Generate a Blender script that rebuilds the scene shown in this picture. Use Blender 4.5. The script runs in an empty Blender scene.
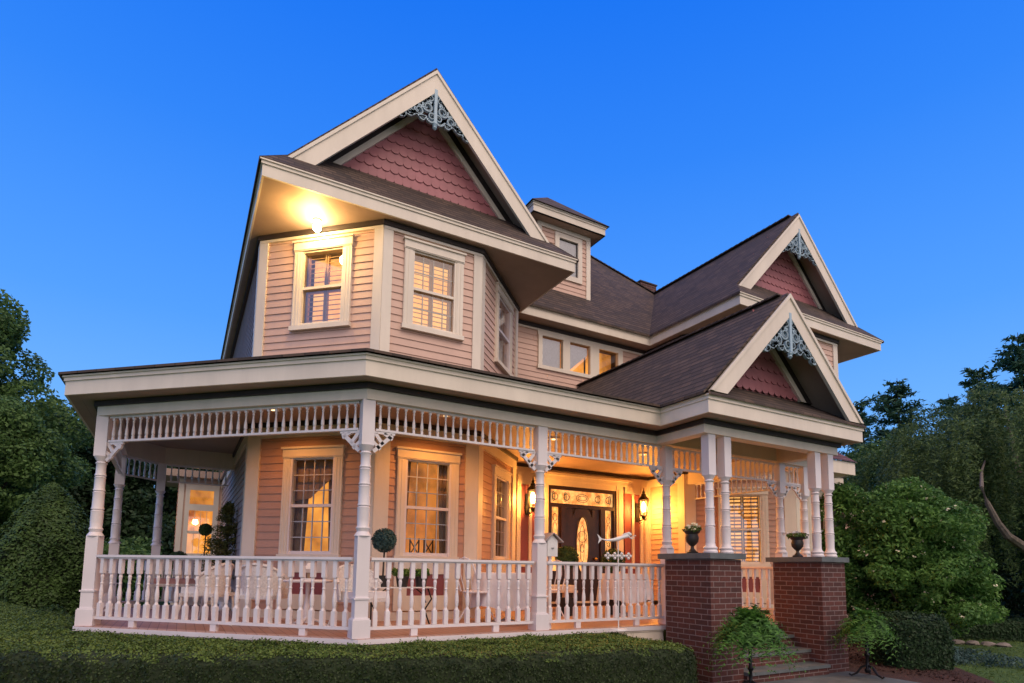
import bpy, math, random
import numpy as np
from mathutils import Vector, Matrix
R = math.radians
rng = np.random.default_rng(7); random.seed(7)
scn = bpy.context.scene
COL = scn.collection
# ------------------------------------------------------------------ camera
F, CX, CY, H = 590.0, 511.3, 507.3, 0.78
ROLL, PITCH, YAW = R(-.814), R(5.9415), R(29.04)
def cam_axes():
    c, s, cp, sp = math.cos(YAW), math.sin(YAW), math.cos(PITCH), math.sin(PITCH)
    f = Vector((s*cp, c*cp, sp)); r = Vector((c, -s, 0)); d = f.cross(r)
    cr, sr = math.cos(ROLL), math.sin(ROLL)
    return r*cr+d*sr, -r*sr+d*cr, f
cr_, cd_, cf_ = cam_axes()
cam = bpy.data.cameras.new('camera'); co = bpy.data.objects.new('camera', cam); COL.objects.link(co)
m = Matrix((cr_, -cd_, -cf_)).transposed().to_4x4(); m.translation = (0, 0, H); co.matrix_world = m
cam.sensor_width = 36; cam.lens = F/1024*36
cam.shift_y = (CY-341.5)/1024; cam.shift_x = (512-CX)/1024
cam.clip_end = 2000; cam.clip_start = .05
scn.camera = co
def at(px, depth):
    "plan position lying in the direction of an image column at a distance"
    d = cf_ + cr_*((px-CX)/F); d.z = 0; d.normalize(); k = depth/(d.x*math.sin(YAW)+d.y*math.cos(YAW))
    return d.x*k, d.y*k
# ------------------------------------------------------------------ materials
def nt(name):
    m = bpy.data.materials.new(name); m.use_nodes = True
    t = m.node_tree; return m, t, t.nodes['Principled BSDF']
def N(t, ty, **kw):
    n = t.nodes.new(ty)
    for k, v in kw.items():
        if k in n.inputs.keys(): n.inputs[k].default_value = v
        else: setattr(n, k, v)
    return n
def ramp(t, fac, stops):
    r = N(t, 'ShaderNodeValToRGB'); e = r.color_ramp.elements
    while len(e) < len(stops): e.new(.5)
    for x, (p, c) in zip(e, stops): x.position = p; x.color = (*c, 1)
    t.links.new(fac, r.inputs[0]); return r.outputs[0]
def sc(c, k): return tuple(min(1, x*k) for x in c)
def noise(t, scale, detail=4, vec=None, rough=.55):
    n = N(t, 'ShaderNodeTexNoise', Scale=scale, Detail=detail, Roughness=rough)
    if vec is not None: t.links.new(vec, n.inputs['Vector'])
    return n.outputs['Fac']
def geo(t): return N(t, 'ShaderNodeNewGeometry')
def bump(t, b, h, strength=.3, dist=.01):
    n = N(t, 'ShaderNodeBump', Strength=strength, Distance=dist); t.links.new(h, n.inputs['Height']); t.links.new(n.outputs[0], b.inputs['Normal'])
def paint(name, c, rough=.5, var=.14, streak=True):
    m, t, b = nt(name); g = geo(t)
    mp = N(t, 'ShaderNodeMapping'); mp.inputs['Scale'].default_value = (1, 1, .25 if streak else 1)
    t.links.new(g.outputs['Position'], mp.inputs[0])
    n1 = noise(t, 2.2, 6, mp.outputs[0], .65)
    t.links.new(ramp(t, n1, [(.3, sc(c, 1-var)), (.7, sc(c, 1+var*.4))]), b.inputs['Base Color'])
    b.inputs['Roughness'].default_value = rough
    bump(t, b, noise(t, 60, 3, g.outputs['Position']), .12, .004)
    return m
def simple(name, c, rough=.5, metal=0, var=.2, scale=8, bmp=.2):
    m, t, b = nt(name); g = geo(t)
    n1 = noise(t, scale, 5, g.outputs['Position'])
    t.links.new(ramp(t, n1, [(.3, sc(c, 1-var)), (.7, sc(c, 1+var))]), b.inputs['Base Color'])
    b.inputs['Roughness'].default_value = rough; b.inputs['Metallic'].default_value = metal
    if bmp: bump(t, b, noise(t, scale*6, 3, g.outputs['Position']), bmp, .01)
    return m
def emis(name, c, s):
    m, t, b = nt(name)
    b.inputs['Base Color'].default_value = (*c, 1)
    b.inputs['Emission Color'].default_value = (*c, 1); b.inputs['Emission Strength'].default_value = s
    return m
def leaf(name, c1, c2, scale=1.2, trans=.25, c3=None):
    m, t, b = nt(name); g = geo(t)
    oi = noise(t, scale, 3, g.outputs['Position'])
    w = N(t, 'ShaderNodeTexWhiteNoise'); 
    sn = N(t, 'ShaderNodeVectorMath', operation='SNAP'); sn.inputs[1].default_value = (.035, .035, .035)
    t.links.new(g.outputs['Position'], sn.inputs[0]); t.links.new(sn.outputs[0], w.inputs['Vector'])
    mx = N(t, 'ShaderNodeMath', operation='MULTIPLY_ADD'); mx.inputs[1].default_value = .45
    t.links.new(w.outputs['Value'], mx.inputs[0]); 
    sb = N(t, 'ShaderNodeMath', operation='SUBTRACT'); sb.inputs[1].default_value = .22
    t.links.new(oi, sb.inputs[0]); t.links.new(sb.outputs[0], mx.inputs[2])
    st = [(.22, c1), (.75, c2)]
    if c3: st.append((.95, c3))
    c = ramp(t, mx.outputs[0], st)
    t.links.new(c, b.inputs['Base Color']); b.inputs['Roughness'].default_value = .55
    b.inputs['Specular IOR Level'].default_value = .25
    tr = N(t, 'ShaderNodeBsdfTranslucent'); t.links.new(c, tr.inputs[0])
    mi = N(t, 'ShaderNodeMixShader'); mi.inputs[0].default_value = trans
    t.links.new(b.outputs[0], mi.inputs[1]); t.links.new(tr.outputs[0], mi.inputs[2])
    t.links.new(mi.outputs[0], t.nodes['Material Output'].inputs[0])
    return m
def wallvec(t, vscale=1.0, roof=False):
    "(along, up) coordinates on vertical or pitched faces"
    g = geo(t); p = N(t, 'ShaderNodeSeparateXYZ'); t.links.new(g.outputs['Position'], p.inputs[0])
    n = N(t, 'ShaderNodeSeparateXYZ'); t.links.new(g.outputs['True Normal'], n.inputs[0])
    ax = N(t, 'ShaderNodeMath', operation='ABSOLUTE'); ay = N(t, 'ShaderNodeMath', operation='ABSOLUTE')
    t.links.new(n.outputs[0], ax.inputs[0]); t.links.new(n.outputs[1], ay.inputs[0])
    gt = N(t, 'ShaderNodeMath', operation='GREATER_THAN'); t.links.new(ax.outputs[0], gt.inputs[0]); t.links.new(ay.outputs[0], gt.inputs[1])
    mx = N(t, 'ShaderNodeMix'); mx.data_type = 'FLOAT'
    t.links.new(gt.outputs[0], mx.inputs[0]); t.links.new(p.outputs[0], mx.inputs[2]); t.links.new(p.outputs[1], mx.inputs[3])
    v = N(t, 'ShaderNodeMath', operation='MULTIPLY'); v.inputs[1].default_value = vscale; t.links.new(p.outputs[2], v.inputs[0])
    c = N(t, 'ShaderNodeCombineXYZ'); t.links.new(mx.outputs[0], c.inputs[0]); t.links.new(v.outputs[0], c.inputs[1])
    return c.outputs[0], g
def brick_mat():
    m, t, b = nt('red_brick'); v, g = wallvec(t)
    br = N(t, 'ShaderNodeTexBrick', Scale=1.0); br.offset = .5
    br.inputs['Brick Width'].default_value = .215; br.inputs['Row Height'].default_value = .072
    br.inputs['Mortar Size'].default_value = .006; br.inputs['Mortar Smooth'].default_value = .2; br.inputs['Bias'].default_value = -.2
    br.inputs['Color1'].default_value = (.125, .038, .030, 1); br.inputs['Color2'].default_value = (.060, .024, .022, 1); br.inputs['Mortar'].default_value = (.27, .20, .19, 1)
    t.links.new(v, br.inputs['Vector'])
    n1 = noise(t, 25, 5, g.outputs['Position'])
    mx = N(t, 'ShaderNodeMix'); mx.data_type = 'RGBA'; mx.blend_type = 'MULTIPLY'; mx.inputs[0].default_value = .8
    t.links.new(br.outputs[0], mx.inputs[6]); t.links.new(ramp(t, n1, [(.25, (.55, .55, .55)), (.75, (1, 1, 1))]), mx.inputs[7])
    t.links.new(mx.outputs[2], b.inputs['Base Color']); b.inputs['Roughness'].default_value = .85
    inv = N(t, 'ShaderNodeMath', operation='SUBTRACT'); inv.inputs[0].default_value = 1; t.links.new(br.outputs['Fac'], inv.inputs[1])
    ad = N(t, 'ShaderNodeMath', operation='MULTIPLY_ADD'); ad.inputs[1].default_value = .3; t.links.new(n1, ad.inputs[0]); t.links.new(inv.outputs[0], ad.inputs[2])
    bump(t, b, ad.outputs[0], .7, .008); return m
def shingle_mat(name, c, c2, row=.14):
    m, t, b = nt(name); v, g = wallvec(t, 1.414)
    br = N(t, 'ShaderNodeTexBrick', Scale=1.0); br.offset = .37
    br.inputs['Brick Width'].default_value = .21; br.inputs['Row Height'].default_value = row
    br.inputs['Mortar Size'].default_value = .008; br.inputs['Mortar Smooth'].default_value = .3
    br.inputs['Color1'].default_value = (*c, 1); br.inputs['Color2'].default_value = (*c2, 1); br.inputs['Mortar'].default_value = (*sc(c, .3), 1)
    t.links.new(v, br.inputs['Vector'])
    n1 = noise(t, 3, 7, g.outputs['Position'], .7)
    mx = N(t, 'ShaderNodeMix'); mx.data_type = 'RGBA'; mx.blend_type = 'MULTIPLY'; mx.inputs[0].default_value = .75
    t.links.new(br.outputs[0], mx.inputs[6]); t.links.new(ramp(t, n1, [(.3, (.55, .5, .5)), (.7, (1.0, 1.0, 1.0))]), mx.inputs[7])
    b.inputs['Roughness'].default_value = .85
    s = N(t, 'ShaderNodeSeparateXYZ'); t.links.new(v, s.inputs[0])
    dv = N(t, 'ShaderNodeMath', operation='DIVIDE'); dv.inputs[1].default_value = row; t.links.new(s.outputs[1], dv.inputs[0])
    fr = N(t, 'ShaderNodeMath', operation='FRACT'); t.links.new(dv.outputs[0], fr.inputs[0])
    m2 = N(t, 'ShaderNodeMix'); m2.data_type = 'RGBA'; m2.blend_type = 'MULTIPLY'; m2.inputs[0].default_value = 1
    t.links.new(mx.outputs[2], m2.inputs[6]); t.links.new(ramp(t, fr.outputs[0], [(0, (1.0, 1.0, 1.0)), (.66, (.92, .92, .92)), (.9, (.22, .20, .20))]), m2.inputs[7]); t.links.new(m2.outputs[2], b.inputs['Base Color'])  # shadow of each butt edge painted onto the course below
    iv = N(t, 'ShaderNodeMath', operation='SUBTRACT'); iv.inputs[0].default_value = 1; t.links.new(fr.outputs[0], iv.inputs[1])
    ad = N(t, 'ShaderNodeMath', operation='MULTIPLY_ADD'); ad.inputs[1].default_value = .4; t.links.new(noise(t, 90, 2, g.outputs['Position']), ad.inputs[0]); t.links.new(iv.outputs[0], ad.inputs[2])
    bump(t, b, ad.outputs[0], .9, .012); return m
def glass_mat(name='window_glass', base=.10, ior=1.6):
    m, t, b = nt(name); t.nodes.remove(b)
    fr = N(t, 'ShaderNodeFresnel', IOR=ior); g = geo(t)
    gl = N(t, 'ShaderNodeBsdfGlossy', Roughness=.03); tr = N(t, 'ShaderNodeBsdfTransparent'); gl.inputs[0].default_value = (.9, .95, 1, 1)
    bp = N(t, 'ShaderNodeBump', Strength=.05, Distance=.02); t.links.new(noise(t, 2.5, 2, g.outputs['Position']), bp.inputs['Height']); t.links.new(bp.outputs[0], gl.inputs['Normal'])
    ma = N(t, 'ShaderNodeMath', operation='MULTIPLY_ADD'); ma.inputs[1].default_value = 1.0; ma.inputs[2].default_value = base; t.links.new(fr.outputs[0], ma.inputs[0])
    mi = N(t, 'ShaderNodeMixShader'); t.links.new(ma.outputs[0], mi.inputs[0]); t.links.new(tr.outputs[0], mi.inputs[1]); t.links.new(gl.outputs[0], mi.inputs[2])
    t.links.new(mi.outputs[0], t.nodes['Material Output'].inputs[0]); return m
def room_mat(name, c1, c2, s, scale=1.4):
    "warm lit room wall seen through a window"
    m, t, b = nt(name); g = geo(t)
    p = N(t, 'ShaderNodeMapping'); p.inputs['Scale'].default_value = (1, 1, .8); t.links.new(g.outputs['Position'], p.inputs[0])
    c = ramp(t, noise(t, scale, 4, p.outputs[0]), [(.32, c1), (.62, c2)])
    t.links.new(c, b.inputs['Base Color']); t.links.new(c, b.inputs['Emission Color']); b.inputs['Emission Strength'].default_value = s
    return m
def ground_mat(name, c1, c2, c3, sc1=.35, bm=.6):
    m, t, b = nt(name); g = geo(t)
    a = ramp(t, noise(t, 40, 5, g.outputs['Position'], .7), [(.3, c1), (.55, c2), (.8, c3)])
    n2 = ramp(t, noise(t, sc1, 4, g.outputs['Position']), [(.3, (.6, .6, .6)), (.7, (1, 1, 1))])
    mx = N(t, 'ShaderNodeMix'); mx.data_type = 'RGBA'; mx.blend_type = 'MULTIPLY'; mx.inputs[0].default_value = .9
    t.links.new(a, mx.inputs[6]); t.links.new(n2, mx.inputs[7]); t.links.new(mx.outputs[2], b.inputs['Base Color'])
    b.inputs['Roughness'].default_value = .95; bump(t, b, noise(t, 60, 5, g.outputs['Position']), bm, .04); return m
def deck_mat():
    m, t, b = nt('deck_boards'); g = geo(t); p = N(t, 'ShaderNodeSeparateXYZ'); t.links.new(g.outputs['Position'], p.inputs[0])
    dv = N(t, 'ShaderNodeMath', operation='DIVIDE'); dv.inputs[1].default_value = .1; t.links.new(p.outputs[0], dv.inputs[0])
    fr = N(t, 'ShaderNodeMath', operation='FRACT'); t.links.new(dv.outputs[0], fr.inputs[0])
    t.links.new(ramp(t, fr.outputs[0], [(0, (.08, .04, .03)), (.06, (.42, .25, .20)), (.94, (.40, .24, .19)), (1, (.08, .04, .03))]), b.inputs['Base Color'])
    b.inputs['Roughness'].default_value = .45; return m
M = dict(
 cream=paint('cream_trim_paint', (.77, .69, .585)), white=paint('white_porch_paint', (.76, .71, .73), .4, .10),
 siding_shade=paint('shaded_porch_siding_paint', (.52, .305, .225), .55, .12, False), siding=paint('salmon_siding_paint', (.64, .435, .35), .55, .10, False), greysid=paint('grey_side_siding', (.36, .29, .28), .6, .1, False),  # ground-floor siding is the salmon one darkened: porch shade put into the colour
 rose=paint('rose_shingle_paint', (.37, .135, .155), .55, .22, False), rose2=paint('rose_panel_paint', (.26, .07, .075), .5), dark=simple('dark_moulding', (.030, .020, .018), .6),
 soffit=paint('soffit_paint', (.40, .29, .235), .6), blue=paint('blue_fretwork_paint', (.36, .50, .60), .5, .2), brick=brick_mat(),
 roof=shingle_mat('asphalt_shingles', (.125, .085, .062), (.055, .040, .033)), roof2=shingle_mat('mauve_reflection_shingles', (.2, .09, .11), (.13, .06, .08)),  # roof2: a mauve reflection painted into the shingle colour
 slate=simple('bluestone', (.105, .12, .125), .6, 0, .25, 5), glass=glass_mat('window_glass', .12), glassd=glass_mat('porch_window_glass', .0, 1.25), deck=deck_mat(),
 wood=simple('dark_door_wood', (.022, .008, .005), .35, 0, .5, 6), iron=simple('black_cast_iron', (.012, .012, .014), .4, .4),
 bulb=emis('flood_bulb', (1, .80, .42), 150), lamp=emis('lantern_glow', (1, .66, .22), 16), can=emis('ceiling_light_glow', (1, .7, .35), 3),
 room=room_mat('lit_room', (.22, .065, .015), (1.0, .42, .06), 1.05), roomd=room_mat('dim_room', (.09, .032, .012), (.55, .20, .04), .9, 2.2), roomb=room_mat('shuttered_room', (.9, .36, .07), (1, .55, .16), 1.0, 3),
 doorglass=room_mat('leaded_door_glass', (.55, .22, .05), (1, .62, .22), .75, 9),
 slat=simple('shutter_slat', (.62, .42, .26), .5, 0, .05, 3, 0), lace=simple('pale_blind', (.72, .74, .76), .8, 0, .1, 30), drape=simple('drape_cloth', (.26, .18, .12), .9, 0, .2, 9),
 cloth=simple('white_cloth', (.72, .71, .74), .9, 0, .12, 4), wicker=simple('white_wicker', (.70, .66, .64), .7, 0, .18, 40, .5), pot=simple('white_glazed_pot', (.7, .68, .68), .3, 0, .08, 6),
 potd=simple('black_pot', (.02, .018, .018), .5), soil=simple('potting_soil', (.04, .025, .018), .95),
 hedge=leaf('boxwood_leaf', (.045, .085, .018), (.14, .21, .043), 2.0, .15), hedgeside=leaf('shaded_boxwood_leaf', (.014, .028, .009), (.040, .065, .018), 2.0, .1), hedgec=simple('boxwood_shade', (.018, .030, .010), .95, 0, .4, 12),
 yew=leaf('yew_needles', (.022, .052, .015), (.075, .14, .035), 2.0, .1), decid=leaf('maple_leaf', (.04, .09, .03), (.12, .22, .06), .5, .3),
 dkleaf=leaf('shade_leaf', (.010, .028, .014), (.035, .075, .028), .5, .2), conif=leaf('pine_needles', (.03, .09, .055), (.08, .16, .08), .4, .15),
 bush=leaf('dogwood_leaf', (.045, .13, .035), (.14, .29, .06), 1.0, .3, (.27, .40, .10)), weep=leaf('weeping_leaf', (.035, .075, .022), (.15, .23, .07), .6, .25),
 olive=leaf('olive_conifer_needles', (.05, .065, .015), (.16, .17, .05), 3, .2), fern=leaf('fern_frond', (.012, .05, .010), (.12, .29, .05), 9, .3), lime=leaf('lime_leaf', (.07, .14, .03), (.16, .25, .06), 5, .3), junip=leaf('juniper_needles', (.03, .07, .07), (.06, .12, .11), 3, .1),
 petal=simple('cream_petal', (.75, .70, .5), .7), bark=simple('bark', (.05, .038, .03), .9, 0, .4, 10, .8), barkp=simple('pale_bark', (.13, .11, .09), .9, 0, .4, 10, .8),
 grass=ground_mat('lawn_grass', (.03, .075, .014), (.06, .13, .025), (.10, .18, .035)), mulch=ground_mat('bark_mulch', (.02, .008, .006), (.075, .03, .022), (.13, .06, .045), .8),
 stone=simple('field_stone', (.22, .19, .17), .9, 0, .3, 8), pink=simple('pink_cushion', (.50, .28, .27), .9), dec=simple('bush_shade', (.006, .014, .006), 1, 0, .4, 5))
# ------------------------------------------------------------------ mesh helper
class MB:
    def __init__(s): s.v = []; s.f = []; s.mi = []; s.cur = 0
    def q(s, *pts):
        i = len(s.v); s.v += [tuple(p) for p in pts]; s.f.append(tuple(range(i, i+len(pts)))); s.mi.append(s.cur); return s
    def add(s, vs, fs):
        i = len(s.v); s.v += [tuple(p) for p in vs]; s.f += [tuple(i+k for k in f) for f in fs]; s.mi += [s.cur]*len(fs); return s
    def box(s, x0, x1, y0, y1, z0, z1):
        return s.hexa([(x0, y0, z0), (x1, y0, z0), (x1, y1, z0), (x0, y1, z0)], [(x0, y0, z1), (x1, y0, z1), (x1, y1, z1), (x0, y1, z1)])
    def hexa(s, b, t):
        n = len(b)
        return s.add(list(b)+list(t), [tuple(range(n-1, -1, -1)), tuple(range(n, 2*n))]+[(i, (i+1) % n, n+(i+1) % n, n+i) for i in range(n)])
    def prism(s, poly, z0, z1): return s.hexa([(x, y, z0) for x, y in poly], [(x, y, z1) for x, y in poly])
    def bar(s, a, b, w, h=None, up=(0, 0, 1)):
        "rectangular bar from a to b: w across, h along up"
        h = h or w; a, b = Vector(a), Vector(b); d = (b-a).normalized(); u = Vector(up); sd = d.cross(u)
        if sd.length < 1e-4: sd = Vector((1, 0, 0))
        sd.normalize(); u = sd.cross(d); sd *= w/2; u = u*h/2
        return s.hexa([a-sd-u, a+sd-u, a+sd+u, a-sd+u], [b-sd-u, b+sd-u, b+sd+u, b-sd+u])
    def lathe(s, prof, c=(0, 0, 0), n=12, sq=False):
        vs = []; fs = []
        for r, z in prof:
            for k in range(n):
                a = 2*math.pi*(k+(.5 if sq else 0))/n; vs.append((c[0]+r*math.cos(a), c[1]+r*math.sin(a), c[2]+z))
        for i in range(len(prof)-1):
            for k in range(n): fs.append((i*n+k, i*n+(k+1) % n, (i+1)*n+(k+1) % n, (i+1)*n+k))
        fs.append(tuple(range(n-1, -1, -1))); fs.append(tuple((len(prof)-1)*n+k for k in range(n)))
        return s.add(vs, fs)
    def tube(s, pts, r, n=6):
        pts = [Vector(p) for p in pts]; vs = []; fs = []; rr = r if isinstance(r, (list, tuple)) else [r]*len(pts)
        ref = Vector((.13, .31, .94))
        for i, p in enumerate(pts):
            d = (pts[min(i+1, len(pts)-1)]-pts[max(i-1, 0)]).normalized(); a = d.cross(ref)
            if a.length < .05: a = d.cross(Vector((1, 0, 0)))
            a.normalize(); b = d.cross(a)
            for k in range(n):
                t = 2*math.pi*k/n; vs.append(p+(a*math.cos(t)+b*math.sin(t))*rr[i])
        for i in range(len(pts)-1):
            for k in range(n): fs.append((i*n+k, i*n+(k+1) % n, (i+1)*n+(k+1) % n, (i+1)*n+k))
        fs.append(tuple(range(n-1, -1, -1))); fs.append(tuple((len(pts)-1)*n+k for k in range(n)))
        return s.add(vs, fs)
    def ball(s, c, r, n=12, sz=1.0):
        return s.lathe([(max(.002, r*math.sin(math.pi*i/n)), -r*sz*math.cos(math.pi*i/n)) for i in range(n+1)], c, n+4)
    def build(s, name, mats, parent=None, smooth=False):
        if not isinstance(mats, (list, tuple)): mats = [mats]
        me = bpy.data.meshes.new(name); me.from_pydata(s.v, [], s.f)
        for mm in mats: me.materials.append(mm)
        me.polygons.foreach_set('material_index', s.mi)
        if smooth:
            me.polygons.foreach_set('use_smooth', [True]*len(s.f))
        me.update(); o = bpy.data.objects.new(name, me); COL.objects.link(o)
        if smooth: 
            me.set_sharp_from_angle(angle=R(40))
        if parent: o.parent = parent
        return o
def tag(o, label, cat, group=None):
    o['label'] = label; o['category'] = cat
    if group: o['group'] = group
    return o
def empty(name, loc, label, cat, group=None):
    o = bpy.data.objects.new(name, None); COL.objects.link(o); o.location = loc; o.empty_display_size = .2
    return tag(o, label, cat, group)
def struct(o): o['kind'] = 'structure'; return o
def fix(parent):
    "children were modelled in world coordinates: shift them into the thing's frame"
    pass
def inst(me, name, loc, parent, rz=0):
    o = bpy.data.objects.new(name, me); COL.objects.link(o); o.location = loc; o.rotation_euler[2] = rz; o.parent = parent; return o

# ================================================================== HOUSE
house = empty('victorian_house', (0, 0, 0), 'salmon pink and cream Victorian house with wraparound porch, rose shingled gables and lit entry', 'house')
Z1, Z2 = 2.98, 6.08            # porch ceiling, upper soffit
LA, AB, BC, CE = (.83, 9.96), (2.41, 8.5), (4.07, 8.5), (5.65, 10.08)
rA, rB, rC, rD = (9.6, 9.40), (11.15, 7.85), (12.8, 7.85), (14.2, 9.25)
WY = 10.6
class Plane:
    def __init__(s, a, b):
        s.a = Vector((*a, 0)); s.u = Vector((b[0]-a[0], b[1]-a[1], 0)); s.L = s.u.length; s.u.normalize(); s.n = Vector((s.u.y, -s.u.x, 0))
    def p(s, u, z, d=0): v = s.a+s.u*u+s.n*d; return (v.x, v.y, z)
    def slab(s, mb, u0, u1, z0, z1, d0, d1):
        return mb.hexa([s.p(u0, z0, d1), s.p(u1, z0, d1), s.p(u1, z0, d0), s.p(u0, z0, d0)], [s.p(u0, z1, d1), s.p(u1, z1, d1), s.p(u1, z1, d0), s.p(u0, z1, d0)])
def siding(mb, P, z0, z1, holes=(), u0=0, u1=None, step=.117):
    "lapped boards; rows are cut exactly at the window openings"
    u1 = P.L if u1 is None else u1; z = z0; r = random.Random(int(P.L*1000)+int(z0*100))
    while z < z1-.005:
        zt = min(z+step, z1); cuts = sorted({z, zt} | {q for h in holes for q in (h[2], h[3]) if z+.002 < q < zt-.002})
        joint = r.uniform(u0+.2, max(u0+.3, u1-.2)); wob = r.uniform(-.0015, .0015)
        dd = lambda q: .020-.014*(q-z)/(zt-z)+wob
        for c0, c1 in zip(cuts[:-1], cuts[1:]):
            segs = [(u0, u1)]; mid = (c0+c1)/2
            for (a, b, c, d) in holes:
                if c <= mid <= d:
                    segs = [q for s0, s1 in segs for q in ((s0, min(s1, a)), (max(s0, b), s1)) if q[1]-q[0] > .004]
            for s0, s1 in segs:
                parts = [(s0, joint-.002), (joint+.002, s1)] if s0+.05 < joint < s1-.05 and u1-u0 > 2.5 else [(s0, s1)]
                for p0_, p1_ in parts:
                    mb.q(P.p(p0_, c0, dd(c0)), P.p(p1_, c0, dd(c0)), P.p(p1_, c1, dd(c1)), P.p(p0_, c1, dd(c1)))
                    if c0 == z: mb.q(P.p(p0_, z, .0), P.p(p1_, z, .0), P.p(p1_, z, dd(z)), P.p(p0_, z, dd(z)))
        z = zt
def window(P, uc, z0, z1, gw=.68, kind='shutter', head=.19, casing=.16, grid=(3, 4), panel=False, lamp=False):
    "sash window: casing, sash, panes and what is seen behind them. z0, z1 = glass"
    g0, g1 = uc-gw/2, uc+gw/2; o0, o1 = g0-casing, g1+casing; zm = (z0+z1)/2
    mb = MB(); S = lambda *a: P.slab(mb, *a)
    S(o0, g0-.035, z0-.02, z1+.02, .0, .055); S(g1+.035, o1, z0-.02, z1+.02, .0, .055)
    S(o0-.01, o1+.01, z1+.02, z1+head-.03, .0, .065); S(o0-.03, o1+.03, z1+head-.03, z1+head, .0, .09)
    S(o0, o1, z1+.035, z1+.045, .06, .075)
    S(o0-.02, o1+.02, z0-.09, z0-.02, .0, .085)
    for a in (o0+.012, g1+.055): S(a, a+.02, z0+.0, z1, .055, .062); S(a+.05, a+.07, z0, z1, .055, .062)
    fr = mb.build('window', M['cream'], house)
    sb = MB(); T = lambda *a: P.slab(sb, *a); e = .035
    T(g0-.035, g0, z0-.02, z1+.02, -.06, .045); T(g1, g1+.035, z0-.02, z1+.02, -.06, .045)
    T(g0, g1, z1-e+.03, z1+.02, -.06, .03); T(g0, g1, z0-.02, z0+.03, -.06, .03); T(g0, g1, zm-.022, zm+.022, -.05, .035)
    nx, nz = grid
    for i in range(1, nx): T(g0+gw*i/nx-.007, g0+gw*i/nx+.007, z0+.03, z1-.005, -.030, -.010)
    for i in range(1, nz):
        zz = z0+(z1-z0)*i/nz
        if abs(zz-zm) > .03: T(g0, g1, zz-.007, zz+.007, -.029, -.011)
    sb.build('sash', M['white'] if kind != 'shutter' else M['cream'], fr)
    MB().q(P.p(g0, z0, -.008), P.p(g1, z0, -.008), P.p(g1, z1, -.008), P.p(g0, z1, -.008)).build('pane', M['glass' if kind in ('shutter', 'blind') else 'glassd'], fr)
    # reveal
    rb = MB(); D = -.9 if kind in ('room', 'dim') else -.32
    w = .0 if kind == 'shutter' else .5
    rb.q(P.p(g0-.03-w, z0-.05-w*.2, D), P.p(g1+.03+w, z0-.05-w*.2, D), P.p(g1+.03+w, z1+.05+w*.2, D), P.p(g0-.03-w, z1+.05+w*.2, D))
    rb.build('lit_room', M[{'shutter': 'roomb', 'room': 'room', 'dim': 'roomd', 'blind': 'roomd'}[kind]], fr)
    if kind == 'shutter':
        s2 = MB(); n = int((z1-z0)/.075)
        for (a, b) in ((g0+.02, uc-.02), (uc+.02, g1-.02)):
            for k in range(n):
                zz = z0+(k+.5)*(z1-z0)/n
                s2.hexa([P.p(a, zz-.022, -.085), P.p(b, zz-.022, -.085), P.p(b, zz+.008, -.125), P.p(a, zz+.008, -.125)],
                        [P.p(a, zz-.014, -.085), P.p(b, zz-.014, -.085), P.p(b, zz+.016, -.125), P.p(a, zz+.016, -.125)])
            for uu in (a-.012, b-.012): P.slab(s2, uu, uu+.024, z0, z1, -.13, -.078)
        P.slab(s2, g0, g1, zm-.03, zm+.03, -.13, -.077)
        s2.build('shutter', M['slat'], fr)
    if kind == 'blind':
        s2 = MB(); n = 26
        for k in range(n):
            a = g0+(g1-g0)*k/n; s2.q(P.p(a, z0, -.10), P.p(a+gw/n, z0, -.085), P.p(a+gw/n, z1, -.085), P.p(a, z1, -.10))
        s2.build('blind', M['lace'], fr)
    if kind in ('room', 'dim'):
        d = MB(); cw = .05 if kind == 'dim' else .13
        for (a, b, sgn) in ((g0-.12, g0+cw, 1), (g1-cw, g1+.12, -1)):
            n = 10
            for k in range(n):
                u = a+(b-a)*k/n; du = (b-a)/n; o = .02*math.sin(k*1.9); o2 = .02*math.sin((k+1)*1.9)
                tp = .07*sgn
                d.q(P.p(u, z0-.1, -.16+o), P.p(u+du, z0-.1, -.16+o2), P.p(u+du+tp, z1+.05, -.16+o2), P.p(u+tp, z1+.05, -.16+o))
        if kind == 'room':
            d.q(P.p(g0-.05, z1+.05, -.13), P.p(g0-.05, z1-.62, -.13), P.p(g0+.22, z1-.58, -.13), P.p(g0+.42, z1-.40, -.13), P.p(g1+.05, z1-.16, -.13), P.p(g1+.05, z1+.05, -.13))
        d.build('curtain', M['drape'], fr)
        f = MB()
        f.box(*[0]*6) if False else None
        for k in range(3 if kind == 'dim' else 0):   # chair backs and a table silhouetted in the room
            u = g0+.05+k*.24; P.slab(f, u, u+.02, z0-.3, z0+.28, -.62, -.60); P.slab(f, u+.15, u+.17, z0-.3, z0+.28, -.62, -.60)
            f.bar(P.p(u, z0+.0, -.61), P.p(u+.17, z0+.26, -.61), .015); f.bar(P.p(u+.17, z0+.0, -.61), P.p(u, z0+.26, -.61), .015)
        f.build('dining_chairs', M['wood'], fr)
        if lamp:
            l = MB(); c = Vector(P.p(g0+.1, z1-.32, -.45)); l.lathe([(.03, -.07), (.055, -.03), (.05, .05), (.02, .09)], c, 10); l.build('lamp_shade', M['lamp'], fr, True)
    if panel:
        pb = MB(); P.slab(pb, o0, o1, .14, .36, 0, .05); P.slab(pb, o0, o0+.2, .36, .68, 0, .05); P.slab(pb, o1-.2, o1, .36, .68, 0, .05); P.slab(pb, o0, o1, .68, z0-.09, 0, .05)
        pb.build('apron_frame', M['cream'], fr)
        pk = MB(); P.slab(pk, o0+.2, o1-.2, .36, .68, 0, .025); pk.build('rose_panel', M['rose2'], fr)
    return (g0-.03, g1+.03, z0-.03 if not panel else .1, z1+.03)

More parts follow.
